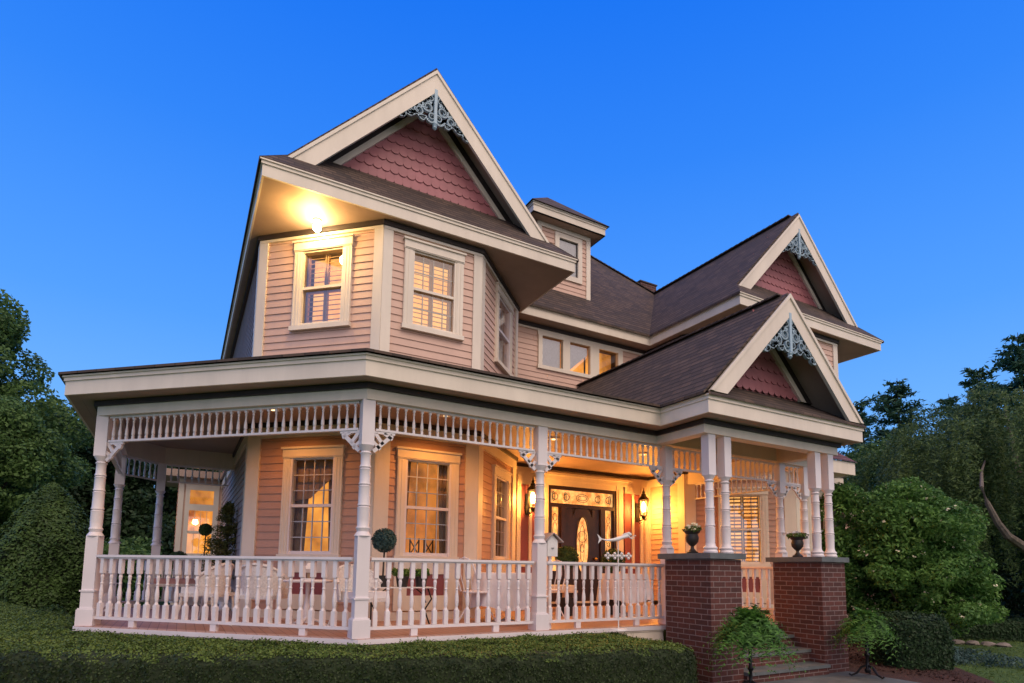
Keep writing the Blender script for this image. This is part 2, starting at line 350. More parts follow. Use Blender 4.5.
# ---- octagonal bays on both floors
def bay(c0, c1, c2, c3, back, first=True, kinds1=('room', 'dim', 'room'), kinds2=('shutter', 'shutter', 'blind')):
    for fl in (1, 2):
        ps = [Plane(c0, c1), Plane(c1, c2), Plane(c2, c3)]
        names = []
        for i, P in enumerate(ps):
            uc = P.L/2+(.17 if i == 2 else .07 if i == 0 else 0)
            if fl == 2 and not first: h = (9, 9, 9, 9); z0, z1 = 3.7, 5.96
            elif fl == 1: h = window(P, uc, .97, 2.39, kind=kinds1[i], panel=True, lamp=(i == 1), grid=(4, 6)); z0, z1 = .12, 2.74
            else: h = window(P, uc, 4.52, 5.71, kind=kinds2[i], grid=(1, 2) if i == 0 and first else (4, 4)); z0, z1 = 3.7, 5.96
            mb = MB(); siding(mb, P, z0, z1, [h]); mb.build('bay_wall', M['siding_shade' if fl == 1 else 'siding'], house)
            tb = MB(); w = .21 if fl == 1 else .14
            za, zb = (0.0, 2.74) if fl == 1 else (3.7, 5.96)
            P.slab(tb, -.012, w, za, zb, -.005, .040); P.slab(tb, P.L-w, P.L+.012, za, zb, -.005, .040)
            if fl == 1: P.slab(tb, -.01, P.L+.01, 2.74, 2.91, -.005, .045); P.slab(tb, w, P.L-w, 0, .12, -.004, .035)
            else: P.slab(tb, -.01, P.L+.01, 5.955, 6.0, -.005, .047)
            tb.build('corner_board', M['cream'], house)
            db = MB(); z = Z1 if fl == 1 else Z2
            P.slab(db, -.03, P.L+.03, z-.075, z-.003, -.005, .075); db.build('dark_crown_moulding', M['dark'], house)
bay(LA, AB, BC, CE, WY)
bay(rA, rB, rC, rD, WY, False, ('shuttered', 'dim', 'dim') if False else ('shutter', 'dim', 'dim'), ('shutter', 'shutter', 'shutter'))
# ---- left side wall (in shade, grey), rear walls
SP = Plane((.83, 18), LA)
for (z0, z1) in ((.1, 2.74), (3.4, 5.98)):
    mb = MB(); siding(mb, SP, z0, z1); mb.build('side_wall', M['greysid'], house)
mb = MB(); SP.slab(mb, 0, SP.L, 2.74, 2.91, 0, .04); SP.slab(mb, SP.L-.16, SP.L-.0, 3.4, 5.98, 0, .042); SP.slab(mb, SP.L-.22, SP.L, 0, 2.74, 0, .041)
SP.slab(mb, 0, SP.L, -.6, .1, -.02, .03); mb.build('side_wall_trim', M['cream'], house)
mb = MB(); SP.slab(mb, 0, SP.L, Z1-.07, Z1-.003, 0, .07); SP.slab(mb, 0, SP.L, Z2-.07, Z2-.003, 0, .07); mb.build('dark_crown_moulding', M['dark'], house)
mb = MB(); mb.box(.85, 14.2, 18.0, 18.1, -.7, 6.0); mb.box(14.15, 14.2, 9.3, 18, -.7, 6.0); mb.build('rear_wall', M['siding'], house)
# ---- entry wall
EP = Plane((5.65, WY), (9.6, WY)); ex = lambda x: x-5.65
RP = Plane((9.6, WY), rA)
mb = MB(); siding(mb, EP, .1, 2.74, [(ex(6.05), ex(9.45), .0, 2.9)])
siding(mb, EP, 4.2, 5.96, [(ex(6.56), ex(7.14), 5.19, 5.86), (ex(7.29), ex(7.89), 5.19, 5.86), (ex(8.1), ex(8.7), 5.19, 5.86)])
siding(mb, RP, .1, 2.74, [], 0.0); siding(mb, RP, 4.2, 5.96)
mb.build('entry_wall', M['siding'], house)
mb = MB(); S = lambda *a: EP.slab(mb, *a)
S(0, EP.L, 2.74, 2.91, 0, .04); S(0, EP.L, 5.955, 6.0, 0, .04); S(0, .10, .1, 2.74, 0, .04); S(EP.L-.12, EP.L, .1, 2.74, 0, .04)
S(ex(6.32), ex(9.02), 2.79, 2.84, .04, .16); S(ex(6.42), ex(8.92), 2.70, 2.79, .04, .09)          # cornice over the door
for a in (6.56, 8.60): S(ex(a), ex(a+.19), .1, 2.70, 0, .07); S(ex(a+.05), ex(a+.14), .2, 2.6, .07, .08)
S(ex(6.75), ex(8.60), 2.58, 2.70, 0, .06)
for a in (6.0, 9.32): S(ex(a), ex(a+.09), .1, 2.74, 0, .045)
for a in (6.09, 8.87): S(ex(a), ex(a+.47), .1, .30, 0, .045); S(ex(a), ex(a+.47), .82, .92, 0, .045); S(ex(a), ex(a+.47), 2.55, 2.74, 0, .045); S(ex(a)+.2, ex(a)+.27, .92, 2.55, .0, .045)
S(0, EP.L, 0, .1, 0, .03)
RP.slab(mb, RP.L-.2, RP.L, 0, 2.74, 0, .04); RP.slab(mb, 0, RP.L, 2.74, 2.91, 0, .041); RP.slab(mb, 0, .1, 0, 2.74, 0, .04); RP.slab(mb, RP.L-.14, RP.L, 4, 5.96, 0, .04)
mb.build('entry_trim', M['cream'], house)
mb = MB()
for a in (6.09, 8.87): EP.slab(mb, ex(a), ex(a+.47), .3, .82, 0, .015); EP.slab(mb, ex(a), ex(a)+.2, .92, 2.55, 0, .015); EP.slab(mb, ex(a)+.27, ex(a)+.47, .92, 2.55, 0, .015)
mb.build('rose_wall_panel', M['rose2'], house)
mb = MB(); EP.slab(mb, 0, EP.L, Z1-.07, Z1-.003, 0, .07); EP.slab(mb, 0, EP.L, Z2-.08, Z2-.003, 0, .07); RP.slab(mb, 0, RP.L, Z1-.07, Z1-.003, 0, .07); RP.slab(mb, 0, RP.L, Z2-.07, Z2-.003, 0, .07)
mb.build('dark_crown_moulding', M['dark'], house)
# front door
mb = MB(); S = lambda *a: EP.slab(mb, *a); d0, d1 = .0, .05
X0, X1 = 6.75, 8.60
S(ex(X0), ex(X0+.07), .02, 2.58, -.02, d1); S(ex(X1-.07), ex(X1), .02, 2.58, -.02, d1); S(ex(X0), ex(X1), 2.50, 2.58, -.02, d1+.002); S(ex(X0), ex(X1), 2.12, 2.20, -.02, d1+.003)
for a in (7.09, 8.15): S(ex(a), ex(a+.11), .02, 2.13, -.02, d1+.01)
S(ex(X0), ex(X1), .0, .06, -.02, .1)
for a in (X0+.07, 8.26): S(ex(a), ex(a+.27), .06, .75, -.02, .02); S(ex(a), ex(a+.05), .75, 2.12, -.02, .02); S(ex(a+.22), ex(a+.27), .75, 2.12, -.02, .02); S(ex(a+.06), ex(a+.21), .2, .6, .02, .03)
door = mb.build('front_door', M['wood'], house)
dc = 7.675
# door leaf: slab with an oval opening
leafm = MB(); n = 40; ov = [(dc+.17*math.cos(2*math.pi*k/n), 1.32+.62*math.sin(2*math.pi*k/n)) for k in range(n)]
def sqp(a):
    c, s = math.cos(a), math.sin(a); k = min(.54/2/abs(c) if abs(c) > 1e-6 else 9, 1.03/abs(s) if abs(s) > 1e-6 else 9)
    return (dc+k*c*1.0, 1.09+k*s)
for k in range(n):
    a0, a1 = 2*math.pi*k/n, 2*math.pi*(k+1)/n; (x0, z0), (x1, z1) = sqp(a0), sqp(a1); (i0, j0), (i1, j1) = ov[k], ov[(k+1) % n]
    leafm.q(EP.p(ex(i0), j0, .02), EP.p(ex(i1), j1, .02), EP.p(ex(x1), z1, .02), EP.p(ex(x0), z0, .02))
leafm.tube([EP.p(ex(x), z, .025) for x, z in ov+ov[:1]], .016, 5)
EP.slab(leafm, ex(dc-.47), ex(dc-.268), .06, 2.12, -.01, .0205); EP.slab(leafm, ex(dc+.268), ex(dc+.47), .06, 2.12, -.01, .02)
for a, b in ((-.22, -.03), (.03, .22)): EP.slab(leafm, ex(dc+a), ex(dc+b), .2, .55, .02, .032)
leafm.build('door_leaf', M['wood'], door)
g = MB()
g.q(*[EP.p(ex(x), z, .01) for x, z in ov])
for a in (X0+.12, 8.31): g.q(EP.p(ex(a), .75, .0), EP.p(ex(a+.17), .75, .0), EP.p(ex(a+.17), 2.12, .0), EP.p(ex(a), 2.12, .0))
g.q(EP.p(ex(X0+.07), 2.2, .0), EP.p(ex(X1-.07), 2.2, .0), EP.p(ex(X1-.07), 2.5, .0), EP.p(ex(X0+.07), 2.5, .0))
g.build('leaded_glass', M['doorglass'], door)
c = MB()
def ring(mb, cx_, cz, rx, rz, r=.006, a0=0, a1=360, d=.014):
    mb.tube([EP.p(ex(cx_+rx*math.cos(R(a0+(a1-a0)*k/20))), cz+rz*math.sin(R(a0+(a1-a0)*k/20)), d) for k in range(21)], r, 4)
ring(c, dc, 2.35, .16, .09); ring(c, dc, 2.35, .12, .05)
for s in (-1, 1):
    for q in (.42, .72): ring(c, dc+s*q, 2.35+.0, .07, .07, .008, 60, 400); ring(c, dc+s*(q+.04), 2.35, .03, .10)
ring(c, dc, 1.45, .07, .30); ring(c, dc, 1.5, .12, .12); ring(c, dc, 1.15, .05, .2)
for a in (X0+.205, 8.395): ring(c, a, 1.55, .06, .25); ring(c, a, 1.25, .05, .15); ring(c, a, 1.9, .05, .08)
c.build('leading', M['iron'], door)
MB().ball(EP.p(ex(dc+.33), 1.02, .07), .035).build('door_knob', simple('brass', (.6, .35, .08), .3, .9), door, True)
# triple window upstairs
mb = MB(); S = lambda *a: EP.slab(mb, *a)
S(ex(6.46), ex(8.82), 5.86, 6.0-.02, 0, .05); S(ex(6.46), ex(8.82), 5.11, 5.19, 0, .06)
for a, b in ((6.48, 6.58), (7.12, 7.31), (7.87, 8.12), (8.68, 8.82)): S(ex(a), ex(b), 5.19, 5.86, -.05, .05)
tw = mb.build('window', M['cream'], house); tw['label'] = 'triple row of small upper windows'
for (a, b, kk) in ((6.58, 7.12, 'blind'), (7.31, 7.87, 'mix'), (8.12, 8.68, 'room')):
    MB().q(EP.p(ex(a), 5.19, -.02), EP.p(ex(b), 5.19, -.02), EP.p(ex(b), 5.86, -.02), EP.p(ex(a), 5.86, -.02)).build('pane', M['glass'], tw)
    s2 = MB(); n = 14
    if kk != 'room':
        top = 5.86
        for k in range(n):
            u = ex(a)+(b-a)*k/n; du = (b-a)/n
            zb0 = 5.19 if kk == 'blind' else 5.19+.5*k/n; zb1 = 5.19 if kk == 'blind' else 5.19+.5*(k+1)/n
            s2.q(EP.p(u, zb0, -.09), EP.p(u+du, zb1, -.075), EP.p(u+du, 5.86, -.075), EP.p(u, 5.86, -.09))
        s2.build('blind', M['lace'], tw)
    MB().q(EP.p(ex(a)-.1, 5.1, -.35), EP.p(ex(b)+.1, 5.1, -.35), EP.p(ex(b)+.1, 5.95, -.35), EP.p(ex(a)-.1, 5.95, -.35)).build('lit_room', M['room'], tw)
# ---- rear bay seen past the left end of the porch
BP = Plane((-.17, 17), (2.4, 17)); h1 = (.26, .80, 1.05, 2.14); h2 = (.26, .80, 2.30, 2.66)
mb = MB(); siding(mb, BP, -.3, 2.95, [h1, h2]); BP2 = Plane((-.17, 19), (-.17, 17)); siding(mb, BP2, -.3, 2.95); mb.build('rear_bay_wall', M['siding'], house)
mb = MB(); S = lambda *a: BP.slab(mb, *a)
S(0, .12, -.3, 2.95, 0, .05); S(.98, 1.1, -.3, 2.95, 0, .05); S(.16, .26, .9, 2.78, 0, .05); S(.80, .92, .9, 2.78, 0, .05); S(.16, .92, 2.66, 2.8, 0, .055); S(.26, .80, 2.14, 2.30, 0, .05); S(.16, .92, .92, 1.05, 0, .06); S(.26, .8, 1.55, 1.62, -.03, .03)
for k in range(1, 4): S(.26+.135*k-.006, .26+.135*k+.006, 1.05, 2.14, -.02, 0)
rbw = mb.build('window', M['cream'], house)
MB().q(*[BP.p(a, b, -.3) for a, b in ((.1, .95), (1.0, .95), (1.0, 2.75), (.1, 2.75))]).build('lit_room', M['room'], rbw)
MB().q(*[BP.p(a, b, -.01) for a, b in ((.26, 1.05), (.8, 1.05), (.8, 2.66), (.26, 2.66))]).build('pane', M['glass'], rbw)
MB().lathe([(.03, -.06), (.07, -.02), (.05, .07)], BP.p(.42, 1.85, -.2), 10).build('lamp_shade', M['lamp'], rbw, True)
mb = MB(); mb.box(-.5, 2.8, 16.65, 19.2, 2.95, 3.12); mb.build('rear_bay_roof', M['soffit'], house)
# ---- right wing, mostly behind the flowering bush
mb = MB(); WP = Plane((14.3, 9.6), (17.05, 9.6)); siding(mb, WP, -.7, 2.3, [(1.9, 2.55, .15, .68)]); mb.build('side_wing_wall', M['siding'], house)
mb = MB(); WP.slab(mb, WP.L-.13, WP.L+.01, -.7, 2.3, 0, .05); WP.slab(mb, 1.78, 1.9, .0, 2.1, 0, .05); WP.slab(mb, 2.55, 2.67, .0, 2.1, 0, .05); WP.slab(mb, 1.78, 2.67, .02, .12, 0, .06); WP.slab(mb, 1.78, 2.67, .69, .8, 0, .05)
mb.box(14.2, 17.15, 9.45, 12.5, 2.3, 2.42); mb.box(17.0, 17.05, 9.62, 12.4, -.7, 2.3); mb.build('side_wing_trim', M['cream'], house)
mb = MB(); WP.slab(mb, 1.9, 2.55, .12, .69, -.01, .01); mb.build('rose_wall_panel', M['rose2'], house)
mb = MB(); mb.box(11.0, 12.4, 7.33, 7.85, 2.86, 2.90); mb.box(11.0, 12.42, 7.30, 7.34, 2.86, 3.12); mb.box(12.38, 12.42, 7.34, 7.85, 2.86, 3.12); mb.build('side_eave', M['cream'], house)
mb = MB(); mb.q((10.9, 7.26, 3.13), (12.46, 7.26, 3.13), (12.46, 7.86, 3.55), (10.9, 7.86, 3.55)); mb.build('side_eave_roof', M['roof2'], house)

# ---- upper roofs (45 degree pitches)
K = 1.065; EZ = 6.33
def roofq(mb, pts, th=.05):
    top = [Vector(p) for p in pts]; mb.hexa([p-Vector((0, 0, th)) for p in top], top)
def gable_ornament(cx_, y, z, w, h, name='fretwork_bracket'):
    mb = MB(); t = .045
    def rib(pts, r=.030):
        pts = [Vector((cx_+a, y, z+b)) for a, b in pts]
        for i in range(len(pts)-1):
            d = (pts[i+1]-pts[i]).normalized()*.004
            mb.bar(pts[i]-d, pts[i+1]+d, t, r*1.25, up=(-(pts[i+1]-pts[i]).z, 0, (pts[i+1]-pts[i]).x))
    def spiral(cx2, cz2, r0, turns, sgn, a0):
        n = int(18*turns); rib([(sgn*(cx2+r0*(1-.72*k/n)*math.cos(a0-2*math.pi*turns*k/n)), cz2+r0*(1-.72*k/n)*math.sin(a0-2*math.pi*turns*k/n)) for k in range(n+1)])
    for s in (-1, 1):
        spiral(.20*w, -.52*h, .155*w, 1.5, s, 2.2); spiral(.43*w, -.70*h, .135*w, 1.5, s, 2.2); spiral(.13*w, -.25*h, .075*w, 1.2, s, 1.0)
        spiral(.66*w, -.86*h, .10*w, 1.4, s, 2.0); spiral(.30*w, -.38*h, .06*w, 1.1, s, 1.0); spiral(.52*w, -.58*h, .055*w, 1.1, s, 1.0); spiral(.09*w, -.75*h, .08*w, 1.2, s, 2.6)
        spiral(.83*w, -.98*h, .06*w, 1.1, s, 2.0); spiral(.33*w, -.86*h, .07*w, 1.1, s, .5); spiral(.56*w, -.80*h, .05*w, 1.0, s, .5); spiral(.22*w, -.30*h, .05*w, 1.0, s, .5)
        n = 24   # scalloped lower edge
        rib([(s*w*(.03+.93*k/n), -h*(.88+.16*k/n)-.045*abs(math.sin(math.pi*k/n*4))+(.10*math.sin(math.pi*k/n))) for k in range(n+1)], .026)
        rib([(s*.015, -.04), (s*w*.96, -.96*w)], .03)
    mb.box(cx_-.026, cx_+.026, y-.035, y+.035, z-h*.92, z+.02); mb.lathe([(.03, 0), (.045, -.02), (.03, -.05), (.04, -.07), (.01, -.10)][::-1], (cx_, y, z-h*.92), 8)
    return mb.build(name, M['blue'], house)
def scallops(mb, x0, x1, y, zb, apex_x, apex_z, k, sw=.145, sh=.18):
    r = 0; z = zb-.04
    while z < apex_z:
        off = (r % 2)*sw/2; x = x0+off-sw
        while x < x1:
            xc = x+sw/2
            if z+.06 < apex_z-(abs(xc-apex_x)+sw*.2)*k+.10 and z+sh*1.25 < apex_z+.12-(abs(xc-apex_x)+sw/2)*k+.16:
                n = 6; w = sw/2-.0012; pts = [(xc-w, z+sh*1.25)]+[(xc-w*math.cos(math.pi*i/n), z+.052-.052*math.sin(math.pi*i/n)) for i in range(n+1)]+[(xc+w, z+sh*1.25)]
                mb.q(*[(px, y-.020+(pz-z)*.09, pz) for px, pz in pts])
                bt = pts[1:-1]
                for i in range(len(bt)-1): mb.q((bt[i][0], y, bt[i][1]), (bt[i+1][0], y, bt[i+1][1]), (bt[i+1][0], y-.020+(bt[i+1][1]-z)*.09, bt[i+1][1]), (bt[i][0], y-.020+(bt[i][1]-z)*.09, bt[i][1]))
            x += sw
        z += sh; r += 1
def gable_end(cxm, half, yr, yw, zfoot, zap, zwall, orn, bw=.30):
    "rake boards at yr, shingled wall at yw; zfoot/zap = roof surface at the rake foot and ridge"
    k = (zap-zfoot)/half; L = math.hypot(half, zap-zfoot); nx, nz = (zap-zfoot)/L, half/L
    mb = MB()
    for s in (-1, 1):
        f0 = Vector((cxm+s*half, yr, zfoot)); a0 = Vector((cxm, yr, zap)); off = Vector((-s*nx, 0, -nz)); a_in = Vector((cxm, yr, zap-bw/nz)); f_in = f0+off*bw
        f_in = Vector((cxm+s*(half-bw/nx), yr, zfoot))
        def strip(d0, d1, y0, y1):
            A = Vector((cxm, 0, zap-d0/nz)); B = Vector((cxm, 0, zap-d1/nz)); C = Vector((cxm+s*(half-d0/nx), 0, zfoot)); D = Vector((cxm+s*(half-d1/nx), 0, zfoot))
            q = [(A.x, A.z), (B.x, B.z), (D.x, D.z), (C.x, C.z)]
            if s > 0: q = q[::-1]
            mb.hexa([(x, y0, z) for x, z in q], [(x, y1, z) for x, z in q])
        strip(.03, bw, yr, yr+.05); strip(.02, .065, yr-.022, yr)
    mb.build('rake_board', M['cream'], house)
    sb = MB()   # underside of the overhang
    for s in (-1, 1):
        d = .13; A = (cxm, zap-d/nz); C = (cxm+s*(half-.03-d/nx), zfoot+.03*k)
        sb.q((A[0], yr+.05, A[1]), (C[0], yr+.05, C[1]), (C[0], yw, C[1]), (A[0], yw, A[1]))
    sb.build('rake_soffit', M['soffit'], house)
    w = MB(); w.q((cxm-half, yw+.02, zfoot), (cxm+half, yw+.02, zfoot), (cxm, yw+.02, zap)); w.build('gable_backing', M['rose'], house)
    sm = MB(); scallops(sm, cxm-half, cxm+half, yw, zwall, cxm, zap-.22, k); sm.build('shingled_gable_wall', M['rose'], house)
    tb = MB()
    for s in (-1, 1):
        for (d0, d1, yy, mt) in ((.13, .26, .045, 1), (.25, .34, .055, 0)):  # outer dark strip is overhang shade put in as a band beside the trim
            zb = zwall-.05; tb.cur = mt
            q = [(cxm, zap-d0/nz), (cxm, zap-d1/nz), (cxm+s*((zap-d1/nz)-zb)/k, zb), (cxm+s*((zap-d0/nz)-zb)/k, zb)]
            if s > 0: q = q[::-1]
            tb.hexa([(x, yw-yy, z) for x, z in q], [(x, yw+.01, z) for x, z in q])
    tb.build('gable_trim_and_shade', [M['cream'], M['dark']], house)
    if orn: gable_ornament(cxm, yr+.03, zap-(bw-.02)/nz, *orn)
def fascia(mb, pts, z0, z1, closed=False, crown=.065):
    "pts in plan, outside on the right-hand side walking left to right"
    segs = list(zip(pts[:-1], pts[1:]))
    n = len(segs); dirs = [(Vector(b)-Vector(a)).normalized() for a, b in segs]; nor = [Vector((d.y, -d.x)) for d in dirs]
    def off(i, o):
        p = Vector(pts[i]); 
        if i == 0: return p+nor[0]*o
        if i == n: return p+nor[-1]*o
        bs = (nor[i-1]+nor[i]); return p+bs*(o/(1+nor[i-1].dot(nor[i])))
    for (o0, o1, a, b) in ((-.03, 0, z0, z1-crown), (-.03, .018, z1-crown, z1-.02), (-.03, .036, z1-.02, z1)):
        for i in range(n):
            q = [off(i, o1), off(i+1, o1), off(i+1, o0), off(i, o0)]; mb.prism([(v.x, v.y) for v in q], a, b)
def upper_block(cxm, x0, x1, yf, yr, yw, name):
    half = (x1-x0)/2; zap = EZ+half*K
    pent = MB(); dz = (yw+.05-yf)*K; i = yw+.05-yf
    roofq(pent, [(x0, yf, EZ+.02), (x1, yf, EZ+.02), (x1-i, yf+i, EZ+dz+.02), (x0+i, yf+i, EZ+dz+.02)]); pent.build('pent_roof', M['roof'], house)
    hr = half-(yr-yf)
    gable_end(cxm, hr, yr, yw, EZ+(yr-yf)*K, zap, EZ+(yw-yf)*K+.02, (.66, .64), .29)
TL, TR_, TF = .63, 5.83, 8.28
GL, GR, GF = 9.36, 14.26, 7.63
MBK = 18.15; MFR = 10.22
upper_block((TL+TR_)/2, TL, TR_, TF, 8.60, 9.02, 'turret')
upper_block((GL+GR)/2, GL, GR, GF, 7.96, 8.40, 'right')
zr1 = EZ+(TR_-TL)/2*K; zr2 = EZ+(GR-GL)/2*K; half = (MBK-MFR)/2; zm = EZ+half*K; c1 = (TL+TR_)/2; c2 = (GL+GR)/2; my = MFR+half
o = .0
mb = MB()
zf = lambda x: EZ+(x-TL)*K
def P3(x, y, z): return (x, y, z+.03)
roofq(mb, [P3(TL-.05, TF-.05, EZ-.05), P3(TL+.35, TF+.35, EZ+.35*K), P3(c1, TF+.33, zr1), P3(c1, MFR+(c1-TL), zr1), P3(TL+half, my, zm), P3(TL-.05, MBK, EZ-.05)])
roofq(mb, [P3(c1, TF+.33, zr1), P3(TR_-.35, TF+.35, EZ+.35*K), P3(TR_+.05, TF-.05, EZ-.05), P3(TR_+.05, MFR, EZ-.05), P3(c1, MFR+(c1-TL), zr1)])
mb.build('turret_roof', M['roof'], house)
mb = MB()
roofq(mb, [P3(GL-.05, GF-.05, EZ-.05), P3(GL+.35, GF+.35, EZ+.35*K), P3(c2, GF+.34, zr2), P3(c2, MFR+(c2-GL), zr2), P3(GL-.05, MFR, EZ-.05)])
roofq(mb, [P3(c2, GF+.34, zr2), P3(GR-.35, GF+.35, EZ+.35*K), P3(GR+.05, GF-.05, EZ-.05), P3(GR+.05, MBK, EZ-.05), P3(GR-half, my, zm), P3(c2, MFR+(GR-c2), zr2)])
mb.build('cross_gable_roof', M['roof'], house)
mb = MB()
roofq(mb, [P3(TL, MFR-.05, EZ-.05), P3(GR, MFR-.05, EZ-.05), P3(GR-half, my, zm), P3(TL+half, my, zm)])
roofq(mb, [P3(GR, MBK, EZ), P3(TL, MBK, EZ), P3(TL+half, my, zm), P3(GR-half, my, zm)])
mroof = mb.build('main_roof', M['roof'], house)
mb = MB(); fascia(mb, [(TL, MBK), (TL, TF), (TR_, TF), (TR_, MFR), (GL, MFR), (GL, GF), (GR, GF), (GR, MBK)], Z2-.005, EZ-.02); mb.build('upper_fascia', M['cream'], house)
mb = MB(); 
mb.q((TL+.02, TF+.02, Z2), (TL+.02, MBK, Z2), (TR_-.02, MBK, Z2), (TR_-.02, TF+.02, Z2)); mb.q((TR_-.02, MFR+.02, Z2), (TR_-.02, MBK, Z2), (GL+.02, MBK, Z2), (GL+.02, MFR+.02, Z2)); mb.q((GL+.02, GF+.02, Z2), (GL+.02, MBK, Z2), (GR-.02, MBK, Z2), (GR-.02, GF+.02, Z2))
mb.build('upper_soffit', M['soffit'], house)
mb = MB()   # ridge and hip caps
for a, b in (((c1, 8.80, zr1), (c1, MFR+(c1-TL), zr1)), ((c2, 8.16, zr2), (c2, MFR+(c2-GL), zr2)), ((TL+half, my, zm), (GR-half, my, zm)), ((GR-half, my, zm), (GR-.1, MBK-.1, EZ+.1)), ((GR-half, my, zm), (c2, MFR+(GR-c2), zr2))):
    n_ = int((Vector(b)-Vector(a)).length/.16)
    for k in range(n_):
        p, q = Vector(a).lerp(Vector(b), k/n_), Vector(a).lerp(Vector(b), (k+1.25)/n_); mb.bar(p+Vector((0, 0, .035+.012)), q+Vector((0, 0, .035-.004)), .17, .022)
mb.build('ridge_cap', M['roof'], mroof)
# chimney
mb = MB(); mb.box(12.85, 13.55, 14.45, 15.1, 8.8, 10.42); ch = mb.build('chimney', M['brick'], mroof)
mb = MB(); mb.box(12.82, 13.58, 14.42, 15.13, 10.42, 10.46); mb.build('chimney_cap', M['dark'], mroof)
# dormer tower
T0, T1, TY = 6.74, 8.24, 11.1
tp = Plane((T0, TY), (T1, TY)); mb = MB(); siding(mb, tp, 6.9, 8.84, [(.60, 1.14, 7.72, 8.6)]); tps = Plane((T1, TY), (T1, TY+1.5)); siding(mb, tps, 6.9, 8.84); tpl = Plane((T0, TY+1.5), (T0, TY)); siding(mb, tpl, 6.9, 8.84); mb.build('dormer_wall', M['siding'], house)
mb = MB(); tp.slab(mb, -.01, .11, 6.9, 8.84, 0, .04); tp.slab(mb, 1.39, 1.51, 6.9, 8.84, 0, .04); tps.slab(mb, 0, .1, 6.9, 8.84, 0, .04); tp.slab(mb, 0, 1.5, 8.74, 8.84, 0, .05)
tp.slab(mb, .48, .60, 7.6, 8.72, 0, .05); tp.slab(mb, 1.14, 1.26, 7.6, 8.72, 0, .05); tp.slab(mb, .60, 1.14, 8.6, 8.72, 0, .05); tp.slab(mb, .60, 1.14, 7.6, 7.72, 0, .05); tp.slab(mb, .6, 1.14, 8.14, 8.19, -.02, .03)
mb.build('dormer_trim', M['cream'], house)
dw = MB().q(*[tp.p(a, b, -.0) for a, b in ((.6, 7.72), (1.14, 7.72), (1.14, 8.6), (.6, 8.6))]).build('dormer_window_pane', M['glass'], house)
MB().q(*[tp.p(a, b, -.05) for a, b in ((.6, 7.72), (1.14, 7.72), (1.14, 8.6), (.6, 8.6))]).build('dormer_blind', M['lace'], house)
mb = MB(); mb.box(6.46, 8.50, 10.80, 12.84, 8.84, 8.86); mb.build('dormer_soffit', M['soffit'], house)
mb = MB(); fascia(mb, [(6.46, 12.84), (6.46, 10.80), (8.50, 10.80), (8.50, 12.84)], 8.84, 9.07); mb.build('dormer_fascia', M['cream'], house)
mb = MB(); a = (7.48, 11.82, 10.09); cs = [(6.38, 10.72, 9.07), (8.58, 10.72, 9.07), (8.58, 12.92, 9.07), (6.38, 12.92, 9.07)]
for i in range(4): mb.q(cs[i], cs[(i+1) % 4], a)
mb.q(*cs[::-1]); mb.build('dormer_roof', M['roof'], house)

# ---- porch: deck, roof, ceiling
def strip_along(mb, pts, o0, o1, z0, z1):
    n = len(pts)-1; dirs = [(Vector(pts[i+1])-Vector(pts[i])).normalized() for i in range(n)]; nor = [Vector((d.y, -d.x)) for d in dirs]
    def off(i, o):
        p = Vector(pts[i])
        if i == 0: return p+nor[0]*o
        if i == n: return p+nor[-1]*o
        return p+(nor[i-1]+nor[i])*(o/(1+nor[i-1].dot(nor[i])))
    for i in range(n): mb.prism([tuple(off(i, o0)), tuple(off(i+1, o0)), tuple(off(i+1, o1)), tuple(off(i, o1))][::-1], z0, z1)
DK = [(-.5, 13.10), (-1.11, 12.36), (-1.11, 9.10), (1.72, 6.46), (6.2, 6.49), (6.2, 6.30), (9.83, 6.30), (9.83, 10.6), (.83, 10.6), (.83, 13.10)]
mb = MB(); mb.prism(DK, -.045, 0); mb.build('porch_deck', M['deck'], house)
mb = MB(); strip_along(mb, DK[1:5], -.002, .012, -.06, -.006); mb.build('deck_edge_board', M['white'], house)
mb = MB(); ins = [(-1.08, 12.4), (-1.08, 9.12), (1.73, 6.51), (6.15, 6.51)]
for a, b in zip(ins[:-1], ins[1:]): P = Plane(a, b); siding(mb, P, -.78, -.05, step=.14)
mb.build('porch_skirt', M['cream'], house)
mb = MB(); CP = [(-.43, 12.95), (-1.0, 12.3), (-1.0, 9.16), (1.8, 6.68), (6.2, 6.68), (6.2, 5.74), (9.03, 5.74), (9.03, 6.68), (9.66, 6.68), (9.66, 10.6), (.83, 10.6), (.83, 12.95)]
mb.prism(CP, Z1, Z1+.02); mb.build('porch_ceiling', M['soffit'], house)
POST = dict(P0=(-.98, 9.17), P1=(1.755, 6.58), P2=(4.10, 6.61), P3=(6.38, 6.64), P4=(9.02, 6.64), P5=(9.68, 6.64), Pa=(-1.03, 12.3), Pb=(-.43, 12.95))
BL = [(.83, 12.95), POST['Pb'], POST['Pa'], POST['P0'], POST['P1'], (6.21, 6.64), (6.21, 5.72), (9.03, 5.72), (9.03, 6.64), (9.68, 6.64), (9.68, 9.36)]
mb = MB(); strip_along(mb, BL, -.09, .09, 2.67, Z1); mb.box(6.36, 8.87, 6.56, 6.72, 2.69, Z1-.002); mb.build('porch_beam', M['cream'], house)
mb = MB(); strip_along(mb, BL, .09, .13, 2.79, 2.855); mb.build('dark_crown_moulding', M['dark'], house)  # dark strip in the gap between beam top and soffit
EA = [(.83, 13.35), (-.60, 13.35), (-1.40, 12.48), (-1.40, 8.97), (1.62, 6.22), (5.88, 6.22), (5.88, 5.33), (9.31, 5.33), (9.31, 6.22), (10.0, 6.22), (10.0, 9.0)]
mb = MB(); strip_along(mb, BL, .092, .30, 2.857, 2.875); strip_along(mb, EA, -.16, -.008, 2.852, 2.868); mb.build('porch_soffit', M['soffit'], house)
